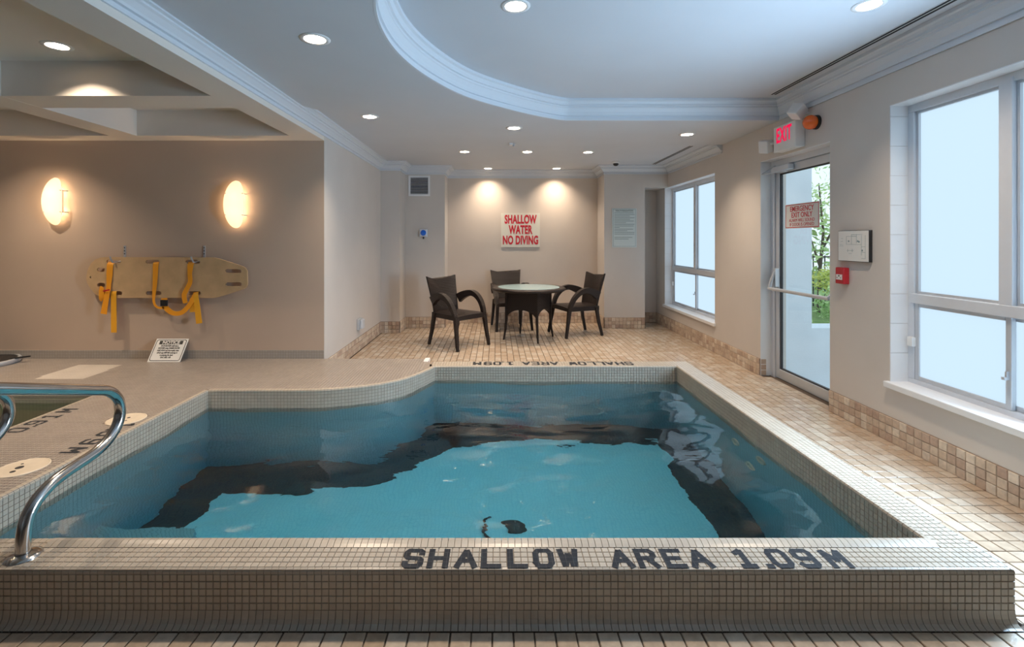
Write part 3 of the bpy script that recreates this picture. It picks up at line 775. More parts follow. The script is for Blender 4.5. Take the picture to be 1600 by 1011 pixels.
struct(MB().box(-6.5, -1.70, 4.738, 4.752, ZP-.01, ZP+.082).build('baseboard_left', M['base_grey']), 'grey mosaic base along the tan wall')
mb = MB()
for k in range(3): tile_quad(mb, (XW+.03, DY1-.001, .0278+k*.0555), (1,0,0), (0,0,1), (0,-1,0), .0525, .0525, .008, .002)
mb.build('jamb_tile', M['base_tile'], base_r)

# ---- windows on the right wall
XF = XW+.12                 # frame plane
def window(num, W, ncol, label, tr=.98, near_detail=True):
    y0, y1, z0, z1 = W
    root = struct(MB().box(XW-.03, XW+.20, y0-.02, y1+.02, z0-.035, z0+.006).build('window_%d' % num, M['trim']), label)   # the sill is the root mesh
    bevel(root, .006)
    # tiled jambs
    for yy, sg in ((y1, -1), (y0, 1)):
        z = z0; 
        while z < z1-.01:
            zt = min(z+.2, z1)
            MB().box(XW+.002, XF, min(yy, yy+sg*.006), max(yy, yy+sg*.006), z+.0012, zt-.0012).build('jamb_tile', M['trim'], root); z = zt
    MB().box(XW+.001, XF, y0, y1, z1-.006, z1).build('head_lining', M['trim'], root)
    fr = MB(); a, b = XF, XF+.07
    fr.box(a, b, y0, y1, z0, z0+.035); fr.box(a, b, y0, y1, z1-.055, z1)
    fr.box(a, b, y0, y0+.05, z0+.035, z1-.055); fr.box(a, b, y1-.05, y1, z0+.035, z1-.055)
    bevel(fr.build('frame', M['alum'], root), .004)
    bevel(MB().box(a-.012, b, y0+.03, y1-.03, tr-.032, tr+.032).build('transom', M['alum'], root), .004)
    pw = (y1-y0-.10)/ncol
    for k in range(1, ncol):
        yc = y1-.05-k*pw
        bevel(MB().box(a-.008, b, yc-.036, yc+.036, tr, z1-.03).build('mullion', M['alum'], root), .004)
    for k in range(ncol):
        ya, yb = y1-.05-(k+1)*pw, y1-.05-k*pw
        la, lb = ya+(.036 if k < ncol-1 else 0), yb-(.036 if k else 0)
        # upper light: bead frame and pane
        f = MB(); f.box(a+.018, b-.01, la, la+.016, tr+.048, z1-.071); f.box(a+.018, b-.01, lb-.016, lb, tr+.048, z1-.071)
        f.box(a+.018, b-.01, la, lb, tr+.032, tr+.048); f.box(a+.018, b-.01, la, lb, z1-.071, z1-.055)
        f.build('glazing_bead', M['alum2'], root)
        MB().box(a+.034, a+.040, la+.008, lb-.008, tr+.04, z1-.063).build('pane', M['frost'], root)
        # lower sliding sash
        dx = .0 if k % 2 == 0 else .026
        sa, sb = ya-(.02 if k < ncol-1 else 0), yb+(.02 if k else 0)
        f = MB(); X0, X1 = a+.006+dx, a+.030+dx
        f.box(X0, X1, sa, sa+.032, z0+.035, tr-.032); f.box(X0, X1, sb-.032, sb, z0+.035, tr-.032)
        f.box(X0, X1, sa+.032, sb-.032, z0+.035, z0+.062); f.box(X0, X1, sa+.032, sb-.032, tr-.056, tr-.032)
        sash = bevel(f.build('sash', M['alum2'], root), .003)
        MB().box(X0+.009, X0+.014, sa+.028, sb-.028, z0+.058, tr-.052).build('pane', M['frost'], sash)
        if k % 2 == 0:
            MB().box(X0-.014, X0, sa+.012, sa+.022, .60, .645).box(X0-.030, X0-.014, sa+.008, sa+.026, .60, .615).build('latch', M['alum2'], sash)
    if near_detail:
        MB().box(XF-.02, XF+.01, y1-.06, y1-.02, .655, .715).build('catch', M['white'], root)
    return root
window(1, W1, 2, 'large frosted sliding window nearest on the right wall', .975)
window(2, W2, 2, 'smaller frosted window at the far end of the right wall', .93)

# ---- exit door
XD = XW+.105
door = struct(MB().box(XD, XD+.09, DY0, DY0+.05, -.01, DZ).box(XD, XD+.09, DY1-.06, DY1, -.01, DZ).box(XD, XD+.09, DY0+.05, DY1-.06, 2.095, DZ).build('door_1', M['alum']), 'aluminium framed glass emergency exit door')
bevel(door, .004)
MB().box(XW+.002, XD, DY1-.006, DY1, 0, DZ).box(XW+.002, XD, DY0, DY0+.006, 0, DZ).box(XW+.002, XD, DY0, DY1, DZ-.006, DZ).build('lining', M['trim'], door)
ly0, ly1 = DY0+.052, DY1-.063; lx0, lx1 = XD+.015, XD+.06
mb = MB().box(lx0, lx1, ly0, ly0+.065, .005, 2.09).box(lx0, lx1, ly1-.055, ly1, .005, 2.09).box(lx0, lx1, ly0+.065, ly1-.055, 2.02, 2.09).box(lx0, lx1, ly0+.065, ly1-.055, .005, .095)
leaf = bevel(mb.build('leaf', M['alum2'], door), .004)
MB().box(lx0+.02, lx0+.026, ly0+.06, ly1-.05, .09, 2.025).build('pane', M['glass'], leaf)
gk = .012
MB().box(lx0+.012, lx0+.034, ly0+.065, ly0+.065+gk, .095, 2.02).box(lx0+.012, lx0+.034, ly1-.055-gk, ly1-.055, .095, 2.02).box(lx0+.012, lx0+.034, ly0+.065, ly1-.055, 2.02-gk, 2.02).box(lx0+.012, lx0+.034, ly0+.065, ly1-.055, .095, .095+gk).build('gasket', M['iron'], leaf)
# push bar
zb_ = .885
pb = MB().tube([(lx0-.075, ly1-.01, zb_), (lx0-.075, ly0+.03, zb_)], .016, 10)
pb.tube([(lx0-.075, ly1-.02, zb_), (lx0-.055, ly1-.025, zb_+.09), (lx0-.03, ly1-.03, zb_+.16), (lx0, ly1-.03, zb_+.165)], [.016, .016, .014, .014], 10)
pb.tube([(lx0-.075, ly0+.04, zb_), (lx0-.03, ly0+.035, zb_+.05), (lx0, ly0+.03, zb_+.055)], .015, 10)
pb.box(lx0-.035, lx0, ly1-.055, ly1-.01, zb_+.02, zb_+.20).box(lx0-.03, lx0, ly0+.01, ly0+.055, zb_-.03, zb_+.10)
pb.build('push_bar', M['alum2'], leaf)
# closer
mb = MB().box(lx0-.06, lx0-.002, ly1-.30, ly1-.02, 2.03, 2.085); c_ = bevel(mb.build('door_closer', M['alum'], leaf), .008)
MB().bar([(lx0-.05, ly1-.26, 2.018), (lx0-.13, ly1+.01, 2.018)], .02, .008, (0, 1, 0)).bar([(lx0-.13, ly1+.01, 2.026), (lx0-.03, ly1-.05, 2.10)], .02, .008, (0, 1, 0)).build('closer_arm', M['alum2'], leaf)
# sign on the door glass
sg = thing('exit_warning_sign', 'white sign with red emergency exit lettering stuck on the door glass', 'sign', (lx0+.012, 4.42, 1.59))
sy0, sy1, sz0, sz1 = 4.165, 4.655, 1.475, 1.705
MB().box(lx0+.0165, lx0+.0195, sy0, sy1, sz0, sz1).build('board', M['paper'], sg)
def ring(mb, x, y0, y1, z0, z1, t):
    mb.box(x-.001, x, y0, y1, z1-t, z1).box(x-.001, x, y0, y1, z0, z0+t).box(x-.001, x, y0, y0+t, z0+t, z1-t).box(x-.001, x, y1-t, y1, z0+t, z1-t); return mb
ring(MB(), lx0+.0165, sy0+.006, sy1-.006, sz0+.006, sz1-.006, .006).build('border', M['redink'], sg)
xs, ym = lx0+.0158, (sy0+sy1)/2
text('lettering', 'EMERGENCY', .068, face_x(xs, ym, 1.655), M['redink'], sg, .88, .0006)
text('lettering', 'EXIT ONLY', .068, face_x(xs, ym, 1.598), M['redink'], sg, .88, .0006)
text('lettering', 'ALARM WILL SOUND', .043, face_x(xs, ym, 1.549), M['redink'], sg, .90, -.0002)
text('lettering', 'IF DOOR IS OPENED', .043, face_x(xs, ym, 1.510), M['redink'], sg, .90, -.0002)

# ================================================================== THINGS ON THE RIGHT WALL
ex = thing('exit_sign', 'lit exit sign box with red letters above the exit door', 'sign', (XW, 4.30, 2.30))
bevel(MB().box(XW-.085, XW, 4.145, 4.47, 2.175, 2.405).build('housing', M['paper'], ex), .005)
text('lettering', 'EXIT', .185, face_x(XW-.0865, 4.312, 2.312), M['exitred'], ex, .58, .004, sp=1.05)
el = thing('emergency_lamp', 'square white emergency lamp head at the upper right of the exit sign', 'lamp', (XW, 4.1, 2.44), group='emergency lamp heads by the exit sign')
R = Matrix.Translation((XW-.095, 4.10, 2.465)) @ Euler((.35, .5, .5)).to_matrix().to_4x4()
bevel(MB().box(-.05, .05, -.05, .05, -.055, .055, R).build('lamp_head', M['white'], el), .008)
MB().tube([(XW, 4.10, 2.45), (XW-.09, 4.08, 2.455)], .014, 8).build('bracket', M['white'], el)
el = thing('emergency_lamp', 'square white emergency lamp head at the left of the exit sign', 'lamp', (XW, 4.62, 2.27), group='emergency lamp heads by the exit sign')
R = Matrix.Translation((XW-.06, 4.645, 2.27)) @ Euler((.2, -.3, .35)).to_matrix().to_4x4()
bevel(MB().box(-.04, .04, -.05, .05, -.06, .06, R).build('lamp_head', M['white'], el), .008)
MB().tube([(XW, 4.56, 2.29), (XW-.05, 4.58, 2.28)], .014, 8).build('bracket', M['white'], el)
st_ = thing('strobe_light', 'orange dome alarm light on black base beside the exit sign', 'alarm light', (XW, 4.00, 2.36))
Rx = Matrix.Translation((XW, 3.995, 2.345)) @ Euler((0, -PI/2, 0)).to_matrix().to_4x4()
MB().lathe([(0, .022), (.058, .022), (.06, 0)], seg=28, M4=Rx).build('base', M['black'], st_)
MB().lathe([(.050, .02), (.058, .038), (.060, .058), (.055, .078), (.042, .095), (.022, .106), (0, .109)], seg=28, M4=Rx).build('dome', M['orange'], st_, smooth=True)
pf = thing('floor_plan_frame', 'framed evacuation plan with dark edge on the right wall', 'picture', (XW, 3.55, 1.32))
MB().box(XW-.024, XW, 3.405, 3.71, 1.205, 1.435).build('frame', M['black'], pf)
MB().box(XW-.0255, XW-.023, 3.408, 3.707, 1.208, 1.432).build('sheet', M['paper'], pf)
mb = MB()
def ln(y0, z0, y1, z1, t=.0018):
    mb.box(XW-.0262, XW-.0255, min(y0, y1)-t/2, max(y0, y1)+t/2, min(z0, z1)-t/2, max(z0, z1)+t/2)
for (u0, v0, u1, v1) in ((.28,.55,.78,.55),(.28,.55,.28,.82),(.28,.82,.62,.82),(.45,.55,.45,.88),(.45,.88,.8,.88),(.62,.6,.62,.88),(.78,.2,.78,.85),(.9,.1,.9,.85),(.78,.1,.9,.1),(.78,.3,.9,.3),(.78,.48,.9,.48),(.3,.35,.52,.35),(.33,.3,.33,.4),(.48,.3,.48,.4),(.36,.25,.46,.25),(.05,.55,.15,.55),(.08,.65,.16,.65),(.1,.75,.16,.75),(.7,.1,.78,.2),(.05,.5,.17,.5)):
    ln(3.707-u0*.3, 1.208+v0*.224, 3.707-u1*.3, 1.208+v1*.224) if (u0 == u1 or v0 == v1) else None
for (u, v) in ((.36, .66), (.66, .66), (.70, .64), (.80, .36)): mb.box(XW-.0262, XW-.0255, 3.707-u*.3-.007, 3.707-u*.3+.007, 1.208+v*.224-.006, 1.208+v*.224+.006)
mb.build('plan_lines', M['greyink'], pf)
ps = thing('fire_alarm_pull_station', 'red fire alarm pull station below the framed plan', 'alarm', (XW, 3.67, 1.09))
bevel(MB().box(XW-.045, XW, 3.625, 3.715, 1.03, 1.155).build('box', M['red'], ps), .006)
MB().box(XW-.049, XW-.044, 3.64, 3.70, 1.062, 1.102).build('handle', M['paper'], ps)
MB().box(XW-.0495, XW-.0488, 3.663, 3.677, 1.086, 1.096).box(XW-.0495, XW-.0488, 3.645, 3.657, 1.074, 1.079).box(XW-.0495, XW-.0488, 3.683, 3.695, 1.074, 1.079).build('print', M['blackink'], ps)

# ================================================================== BACK WALL THINGS
ws = thing('warning_sign', 'cream wall sign with red letters above the wicker table', 'sign', (.41, 7.95, 1.53))
MB().box(.085, .725, 7.938, 7.95, 1.255, 1.815).build('board', M['paper_w'], ws)
for s_, z in (('SHALLOW', 1.705), ('WATER', 1.535), ('NO DIVING', 1.362)):
    text('lettering', s_, .192, face_y(.405, 7.936, z), M['redink'], ws, .56, .0075, sp=1.06)
rg = thing('regulations_sign', 'pale green printed regulations notice on the right pier', 'sign', (1.99, 7.45, 1.55))
MB().box(1.80, 2.18, 7.44, 7.45, 1.255, 1.86).build('board', M['paper_g'], rg)
MB().box(1.815, 2.165, 7.4385, 7.44, 1.845, 1.849).box(1.815, 2.165, 7.4385, 7.44, 1.27, 1.274).box(1.815, 1.819, 7.4385, 7.44, 1.274, 1.845).box(2.161, 2.165, 7.4385, 7.44, 1.274, 1.845).build('border', M['greyink'], rg)
text('heading', 'HEALTH REGULATIONS', .042, face_y(1.99, 7.438, 1.822), M['greyink'], rg, .62, .0006)
mb = MB(); z = 1.79
for k, L in enumerate((.30, .31, .24, .31, .24, .30, .18, .31, .30, .08, .29, .20, .31, .31, 0, .28, .22)):
    if L: mb.box(1.835, 1.835+L, 7.4388, 7.44, z-.004, z+.004)
    z -= .0253
mb.build('printed_lines', M['greyink'], rg)
vg = thing('air_grille', 'white framed louvred air grille high on the left pier', 'vent', (-1.19, 7.5, 2.22))
gx0, gx1, gz0, gz1 = -1.365, -1.03, 2.055, 2.375
MB().box(gx0, gx1, 7.485, 7.5, gz1-.03, gz1).box(gx0, gx1, 7.485, 7.5, gz0, gz0+.03).box(gx0, gx0+.03, 7.485, 7.5, gz0+.03, gz1-.03).box(gx1-.03, gx1, 7.485, 7.5, gz0+.03, gz1-.03).build('frame', M['trim'], vg)
MB().box(gx0+.02, gx1-.02, 7.497, 7.4995, gz0+.02, gz1-.02).build('backing', M['darkgap'], vg)
Rr = Euler((.6, 0, 0)).to_matrix().to_4x4()
for k in range(11):
    MB().box(gx0+.03, gx1-.03, -.008, .008, -.0015, .0015, Matrix.Translation((0, 7.489, gz0+.042+k*.0236)) @ Rr).build('slat', M['alum'], vg)
bl = thing('wall_dispenser', 'small box with round blue face on the left pier below the grille', 'dispenser', (-1.13, 7.5, 1.48))
bevel(MB().box(-1.19, -1.07, 7.455, 7.5, 1.42, 1.54).build('box', M['alum'], bl), .008)
MB().lathe([(0, .016), (.03, .014), (.042, .006), (.044, 0)], seg=24, M4=face_y(-1.13, 7.455, 1.482)).build('lens', M['blue'], bl, smooth=True)
MB().tube([(-1.13, 7.48, 1.425), (-1.13, 7.48, 1.385)], .01, 8).build('spout', M['black'], bl)
ol = thing('weatherproof_outlet', 'grey weatherproof outlet box low on the left wing wall', 'outlet', (-1.70, 5.93, .33))
bevel(MB().box(-1.70, -1.665, 5.86, 6.0, .265, .40).build('box', M['alum2'], ol), .006)
bevel(MB().box(-1.665, -1.635, 5.875, 5.985, .275, .39).build('cover', M['alum'], ol), .01)
cmr = thing('dome_camera', 'small dark dome camera under the ceiling before the right pier', 'camera', (1.76, 7.05, ZB))
MB().lathe([(0, 0), (.055, 0), (.055, -.02), (.045, -.028), (0, -.028)], (1.76, 7.05, ZB), 24).build('base', M['white'], cmr)
MB().lathe([(.04, -.026), (.038, -.045), (.025, -.06), (0, -.066)], (1.76, 7.05, ZB), 24).build('dome', M['black'], cmr, smooth=True)
spk = thing('sprinkler_head', 'small ceiling sprinkler beyond the middle soffit light', 'sprinkler', (.21, 5.75, ZB))
MB().lathe([(0, 0), (.03, 0), (.03, -.006), (.012, -.01), (.01, -.03), (.02, -.034), (0, -.036)], (.21, 5.75, ZB), 16).build('head', M['alum2'], spk)
MB().box(.16, .20, 5.70, 5.78, ZB-.02, ZB).build('base', M['white'], spk)

# ---- slot diffusers
for nm, x, y0, y1, z in (('long black slot diffuser in the raised tray beside the right crown moulding', 2.50, .8, 4.34, ZT), ('short black slot diffuser in the far ceiling by the right crown moulding', 2.39, 5.86, 7.28, ZB)):
    t = thing('slot_diffuser', nm, 'vent', (x, (y0+y1)/2, z), group='linear slot diffusers in the ceiling')
    MB().box(x-.028, x+.028, y0, y1, z-.003, z+.001).build('frame', M['white'], t)
    for dx in (-.0145, .0145): MB().box(x+dx-.0095, x+dx+.0095, y0+.01, y1-.01, z-.0045, z-.0025).build('slot', M['darkgap'], t)

# ---- recessed lights
def can(x, y, z, label, grp, pw=1.0):
    t = thing('recessed_light', label, 'ceiling light', (x, y, z), group=grp)
    MB().lathe([(HR-.002, .004), (HR-.002, -.004), (HR+.004, -.006), (HR+.022, -.003), (HR+.024, .0), (HR, .001)], (x, y, z), 32).build('trim_ring', M['white'], t, smooth=True)
    MB().lathe([(HR-.001, 0), (HR-.006, .03), (.048, .075)], (x, y, z), 28).build('reflector', M['reflector'], t, smooth=True)
    MB().lathe([(0, .0735), (.05, .0735)], (x, y, z), 28).build('lens', M['bulb'], t)
    l = bpy.data.lights.new('lamp', 'AREA'); l.shape = 'DISK'; l.size = .085; l.energy = CAN_W*pw; l.color = CAN_COL
    o = bpy.data.objects.new('lamp', l); COL.objects.link(o); o.parent = t; o.location = (0, 0, .07)
for (x, y), s_ in zip(cans_tray, ('left recessed light in the raised ceiling tray', 'right recessed light in the raised ceiling tray near the slot diffuser')):
    can(x, y, ZT, s_, 'recessed lights in the raised tray')
for (x, y), s_ in zip(cans_soff, ('large recessed light left of the curved tray moulding', 'recessed light near the left crown moulding', 'recessed light in the middle just beyond the tray edge', 'recessed light at the right beyond the tray, near the exit sign')):
    can(x, y, ZS, s_, 'recessed lights in the soffit band')
for (x, y), s_ in zip(cans_back, ('leftmost of the three recessed lights across the seating area', 'middle of the three recessed lights across the seating area', 'rightmost of the three recessed lights across the seating area', 'left recessed light close to the recess back wall', 'right recessed light close to the recess back wall')):
    can(x, y, ZB, s_, 'recessed lights over the seating area', .68)
for (x, y), s_ in zip(cans_cof, ('recessed light in the coffer nearest the left beam', 'recessed light in the second coffer left', 'recessed light in the far left coffer')):
    can(x, y, ZC, s_, 'recessed lights in the coffers', 1.1)

# ---- wall sconces
def sconce(x, z, label):
    t = thing('wall_sconce', label, 'wall lamp', (x, 4.75, z), group='wall sconces on the tan wall')
    mb = MB(); rows = []
    a, b, dep = .102, .232, .045
    NU, NV = 20, 26
    for j in range(NV+1):
        v = -1+2*j/NV; zz = b*math.sin(v*PI/2); hw = a*math.sqrt(max(0, 1-(zz/b)**2))**.9
        rows.append([(x+hw*(-1+2*i/NU), 4.75-.04-dep*(1-(zz/b)**2)-.012*(1-(-1+2*i/NU)**2), z+zz) for i in range(NU+1)])
    mb.quadgrid(rows); g = mb.build('glass_shade', M['opal'], t, smooth=True)
    sm = g.modifiers.new('solid', 'SOLIDIFY'); sm.thickness = .004
    MB().box(x-.03, x+.03, 4.742, 4.75, z-.10, z+.10).build('backplate', M['white'], t)
    for dx in (-1, 1):
        for dz in (-.105, .105): MB().tube([(x+dx*.082, 4.75, z+dz), (x+dx*.082, 4.662, z+dz)], .0045, 8).build('clip', M['alum2'], t)
    for dz in (-.075, .075):
        MB().lathe([(0, -.02), (.014, -.014), (.02, 0), (.014, .014), (0, .02)], (x-.01, 4.70, z+dz), 12).build('bulb', M['bulb'], t)
        l = bpy.data.lights.new('lamp', 'POINT'); l.energy = SCONCE_W; l.color = (1, .66, .36); l.shadow_soft_size = .022
        o = bpy.data.objects.new('lamp', l); COL.objects.link(o); o.parent = t; o.location = (-.01, -.026, dz)
sconce(-4.32, 1.745, 'left lit oval glass sconce on the tan wall')
sconce(-2.55, 1.715, 'right lit oval glass sconce on the tan wall')

# ---- spine board with orange straps
YB = 4.70
def sbp(px, py):
    X = 120+px/5.714; Y = 370+py/5.714
    return ((X-VX)*YB/FPX, HC-(Y-VY)*YB/FPX)
sb = thing('spine_board', 'plywood spine board with orange straps hung on the tan wall', 'rescue board', (-3.2, 4.75, .80))
outl = [sbp(*p) for p in ((92, 385), (92, 345), (102, 295), (130, 240), (170, 202), (215, 186), (260, 181), (1225, 185), (1262, 192), (1480, 262), (1508, 276), (1524, 305), (1527, 420), (1520, 448), (1495, 466), (1270, 538), (1225, 545), (260, 545), (215, 538), (165, 505), (120, 450), (100, 415))]
holes = []
for (a, b, c, d) in ((270, 400, 205, 240), (620, 745, 205, 240), (975, 1105, 205, 240), (280, 410, 485, 520), (620, 760, 485, 520), (1000, 1110, 485, 520), (185, 256, 274, 313), (185, 258, 411, 450), (1328, 1476, 288, 322), (1330, 1478, 406, 440)):
    x0, z1 = sbp(a, c); x1, z0 = sbp(b, d); holes.append(slot(x0, x1, z0, z1))
cxh, czh = sbp(130, 360); holes.append(circ(cxh, czh, .012, 12))
MBd = Matrix.Translation((0, YB, 0)) @ Euler((PI/2, 0, 0)).to_matrix().to_4x4()
b_ = plate('board', outl, holes, -.008, .008, M['wood'], sb, MBd); bevel(b_, .003)
def strap(pts, wd, m, y, twist=0):
    P = []
    for k, p in enumerate(pts):
        X, Z = sbp(p[0], p[1]); P.append(Vector((X, y-(p[2] if len(p) > 2 else 0), Z)))
    Q = catmull(P, 6); ws_ = wd if isinstance(wd, (list, tuple)) else [wd]*len(pts)
    mb = MB(); rows = []
    for i, q in enumerate(Q):
        t = (Q[min(i+1, len(Q)-1)]-Q[max(i-1, 0)]).normalized(); s_ = i/(len(Q)-1)*(len(ws_)-1); k = min(int(s_), len(ws_)-2)
        w_ = ws_[k]+(ws_[k+1]-ws_[k])*(s_-k); w_ = w_/5.714*YB/FPX
        sd = t.cross(Vector((0, 1, 0)))
        if sd.length < .2: sd = Vector((1, 0, 0))
        sd.normalize(); rows.append([q-sd*w_/2, q+sd*w_/2])
    mb.quadgrid(rows); o = mb.build('strap', m, sb)
    sm = o.modifiers.new('solid', 'SOLIDIFY'); sm.thickness = .003
F_ = YB-.012
strap([(308, 225, -.02), (305, 250), (303, 330, .004), (298, 420, .006), (296, 470, .01), (285, 545, .018), (262, 685, .02)], [52, 55, 54, 40, 40, 46, 56], M['strap'], F_)
strap([(335, 470, -.015), (338, 500, .002), (341, 560, .006), (345, 852, .008)], [50, 48, 48, 50], M['strap2'], F_)
strap([(215, 458, .004), (238, 470, .014), (240, 545, .012), (248, 560, .004)], [40, 46, 50, 40], M['strap'], F_)
strap([(258, 482, .022), (318, 470, .024)], [12, 12], M['red'], F_)
strap([(712, 225, -.02), (712, 250), (708, 400, .004), (702, 500, .008), (702, 570, .012), (722, 615, .016), (760, 632, .016), (800, 628, .016)], [52, 50, 40, 30, 22, 20, 20, 22], M['strap'], F_)
strap([(795, 545, .012), (797, 575, .016), (800, 612, .016), (850, 665, .016), (905, 682, .016), (960, 668, .016), (1010, 620, .016), (1050, 555, .014), (1072, 500, .0)], [52, 56, 52, 44, 40, 40, 40, 40, 44], M['strap'], F_)
strap([(1022, 225, -.02), (1022, 250), (1020, 330, .008), (1025, 400, .012), (1000, 460, .016), (975, 520, .018), (985, 590, .014)], [56, 54, 38, 40, 40, 42, 40], M['strap'], F_)
strap([(1040, 545, .008), (1040, 620, .008), (1042, 670, .008)], [40, 44, 44], M['strap2'], F_)
strap([(1070, 490, -.01), (1075, 520, .012), (1090, 620, .016), (1108, 770, .016)], [40, 42, 50, 54], M['strap2'], F_)
x0, z1 = sbp(768, 560); x1, z0 = sbp(830, 615)
bevel(MB().box(x0, x1, F_-.026, F_-.012, z0, z1).build('buckle', M['black'], sb), .003)
for px, s_ in ((395, 'left metal hook holding the spine board on the tan wall'), (1112, 'right metal hook holding the spine board on the tan wall')):
    x, zt = sbp(px, 80); _, zb2 = sbp(px, 225)
    t = thing('wall_hook', s_, 'hook', (x, 4.75, zt), group='hooks holding the spine board')
    MB().box(x-.010, x+.010, 4.744, 4.75, zb2, zt).build('plate', M['alum2'], t)
    for k in range(3): MB().lathe([(0, .004), (.005, .003), (.006, 0)], seg=10, M4=face_y(x, 4.744, zt-.02-k*.03)).build('screw', M['iron'], t)
    xh = x-.055
    MB().bar([(x, 4.742, zb2+.008), (xh, 4.735, zb2), (xh-.003, 4.67, zb2-.002), (xh-.015, 4.662, zb2+.03), (xh-.022, 4.66, zb2+.055)], .014, .004, (.5, 0, .5)).build('arm', M['alum2'], t)

# ---- NOTICE board leaning on the wall
nt_ = thing('notice_board', 'white NOTICE board leaning against the tan wall on the deck', 'sign', (-3.19, 4.60, ZP))
tilt = math.atan2(.135, .195)
Mn = Matrix.Translation((-3.187, 4.600, ZP+.002)) @ Matrix.Rotation(-tilt, 4, 'X') @ Euler((PI/2, 0, 0)).to_matrix().to_4x4()
MB().box(-.157, .157, 0, .238, -.005, 0, Mn).build('board', M['paper'], nt_)
def rr_loop(x0, x1, y0, y1, r, n=5):
    out = []
    for (cx, cy_, a0) in ((x1-r, y1-r, 0), (x0+r, y1-r, PI/2), (x0+r, y0+r, PI), (x1-r, y0+r, 1.5*PI)):
        out += [(cx+r*math.cos(a0+PI/2*k/n), cy_+r*math.sin(a0+PI/2*k/n)) for k in range(n+1)]
    return out
plate('border', rr_loop(-.147, .147, .01, .228, .02), [rr_loop(-.141, .141, .016, .222, .016)], 0, .0006, M['blackink'], nt_, Mn)
MB().box(-.115, .115, .178, .216, 0, .0006, Mn).build('banner', M['blackink'], nt_)
text('heading', 'NOTICE', .044, Mn @ Matrix.Translation((0, .197, .001)), M['paper'], nt_, 1.05, .0012)
for k, s_ in enumerate(('EACH BATHER shall take a', 'SHOWER using WARM WATER', 'AND SOAP and thoroughly rinse', 'off all soap BEFORE entering or', 're-entering the deck', 'ONT. REG. 428')):
    text('lettering', s_, .0215, Mn @ Matrix.Translation((0, .162-.0235*k, .001)), M['blackink'], nt_, .72, .0005)

# ---- black round lid with grey rim at the left edge of the deck
rl = thing('round_tub_lid', 'black round lid with grey rim lying on the deck by the tan wall', 'lid', (-4.92, 4.52, ZP))
MB().lathe([(0, .052), (.19, .05), (.23, .040), (.245, .045)], (-4.82, 4.50, ZP), 40).build('cover', M['black'], rl, smooth=True)
MB().lathe([(.24, .044), (.262, .046), (.270, .034), (.262, 0), (.2, 0)], (-4.82, 4.50, ZP), 40).build('rim', M['alum2'], rl, smooth=True)
MB().bar([(-4.60, 4.56, ZP+.045), (-4.54, 4.585, ZP+.05), (-4.46, 4.60, ZP+.058)], [.05, .035, .006], [.012, .012, .012], (0, 1, 0)).build('handle', M['black'], rl)

# ================================================================== FURNITURE
def make_chair():
    t = thing('wicker_armchair', '', 'chair', group='dark wicker armchairs around the table')
    W_, D_ = .27, .26
    # seat: slightly domed slab with apron
    mb = MB(); rows = []
    for j in range(7):
        y = -D_+.52*j/6; hw = .255-.035*j/6
        top = [(-hw+2*hw*i/8, y, .425+.012*(1-(2*i/8-1)**2)-(.012 if j == 0 else 0)) for i in range(9)]
        rows.append([(-hw, y, .365)]+top+[(hw, y, .365)])
    mb.quadgrid(rows, close_v=True); b = len(mb.v)
    mb.f.append(tuple(range(11))); mb.f.append(tuple(b-11+k for k in range(10, -1, -1)))
    autosmooth(mb.build('seat', M['wicker'], t, world=False), 50)
    # back: concave panel leaning back, ears at the upper corners
    mb = MB(); f, k_ = [], []
    for j in range(11):
        s = j/10; z = .37+.49*s; y = .225+.11*s**1.3; hw = .205+.045*s**1.5
        zr = []; zb3 = []
        for i in range(13):
            u = -1+2*i/12; zz = z + (.022*abs(u)**2 - .008)*s**6*2; bow = .045*(1-u*u)
            zr.append((hw*u, y+bow-.014, zz)); zb3.append((hw*u, y+bow+.014, zz))
        f.append(zr+zb3[::-1])
    mb.quadgrid(f, close_v=True); b = len(mb.v); mb.f.append(tuple(range(26))); mb.f.append(tuple(b-26+k for k in range(25, -1, -1)))
    autosmooth(mb.build('backrest', M['wicker'], t, world=False), 50)
    for sx in (-1, 1):
        l = MB().bar([(sx*.275, -.30, 0), (sx*.262, -.265, .2), (sx*.25, -.235, .40)], [.034, .042, .05], [.034, .042, .055], (1, 0, 0))
        bevel(l.build('leg', M['wicker'], t, world=False), .006)
        l = MB().bar([(sx*.235, .30, 0), (sx*.222, .25, .2), (sx*.212, .215, .42)], [.034, .04, .046], [.034, .042, .05], (1, 0, 0))
        bevel(l.build('leg', M['wicker'], t, world=False), .006)
        # arm: arch rising from the front leg and sweeping back into the backrest
        pts = [(sx*.25, -.235, .38), (sx*.258, -.205, .48), (sx*.266, -.15, .57), (sx*.27, -.07, .635), (sx*.268, .02, .658), (sx*.258, .10, .642), (sx*.244, .175, .610), (sx*.228, .232, .572)]
        P = catmull(pts, 4); n = len(P)
        hs = [.05+.075*(i/(n-1))**2 for i in range(n)]; wd = [.05+.016*math.sin(PI*i/(n-1)) for i in range(n)]
        autosmooth(MB().bar(P, wd, hs, (1, 0, 0)).build('armrest', M['wicker'], t, world=False), 40)
    return t
ch = make_chair()
def aim(fx, fy): return math.atan2(fy, fx)+PI/2        # local front is -Y
ch['label'] = 'dark brown wicker armchair left of the table, nearest the viewer'
ch.location = (-.50, 6.27, 0); ch.rotation_euler = (0, 0, aim(.73, -.68))
dup(ch, location=(.22, 7.50, 0), rotation_euler=(0, 0, aim(.20, -.98)), label='dark brown wicker armchair behind the table, half hidden')
dup(ch, location=(1.16, 7.0, 0), rotation_euler=(0, 0, aim(-.94, -.34)), label='dark brown wicker armchair right of the table, facing left')

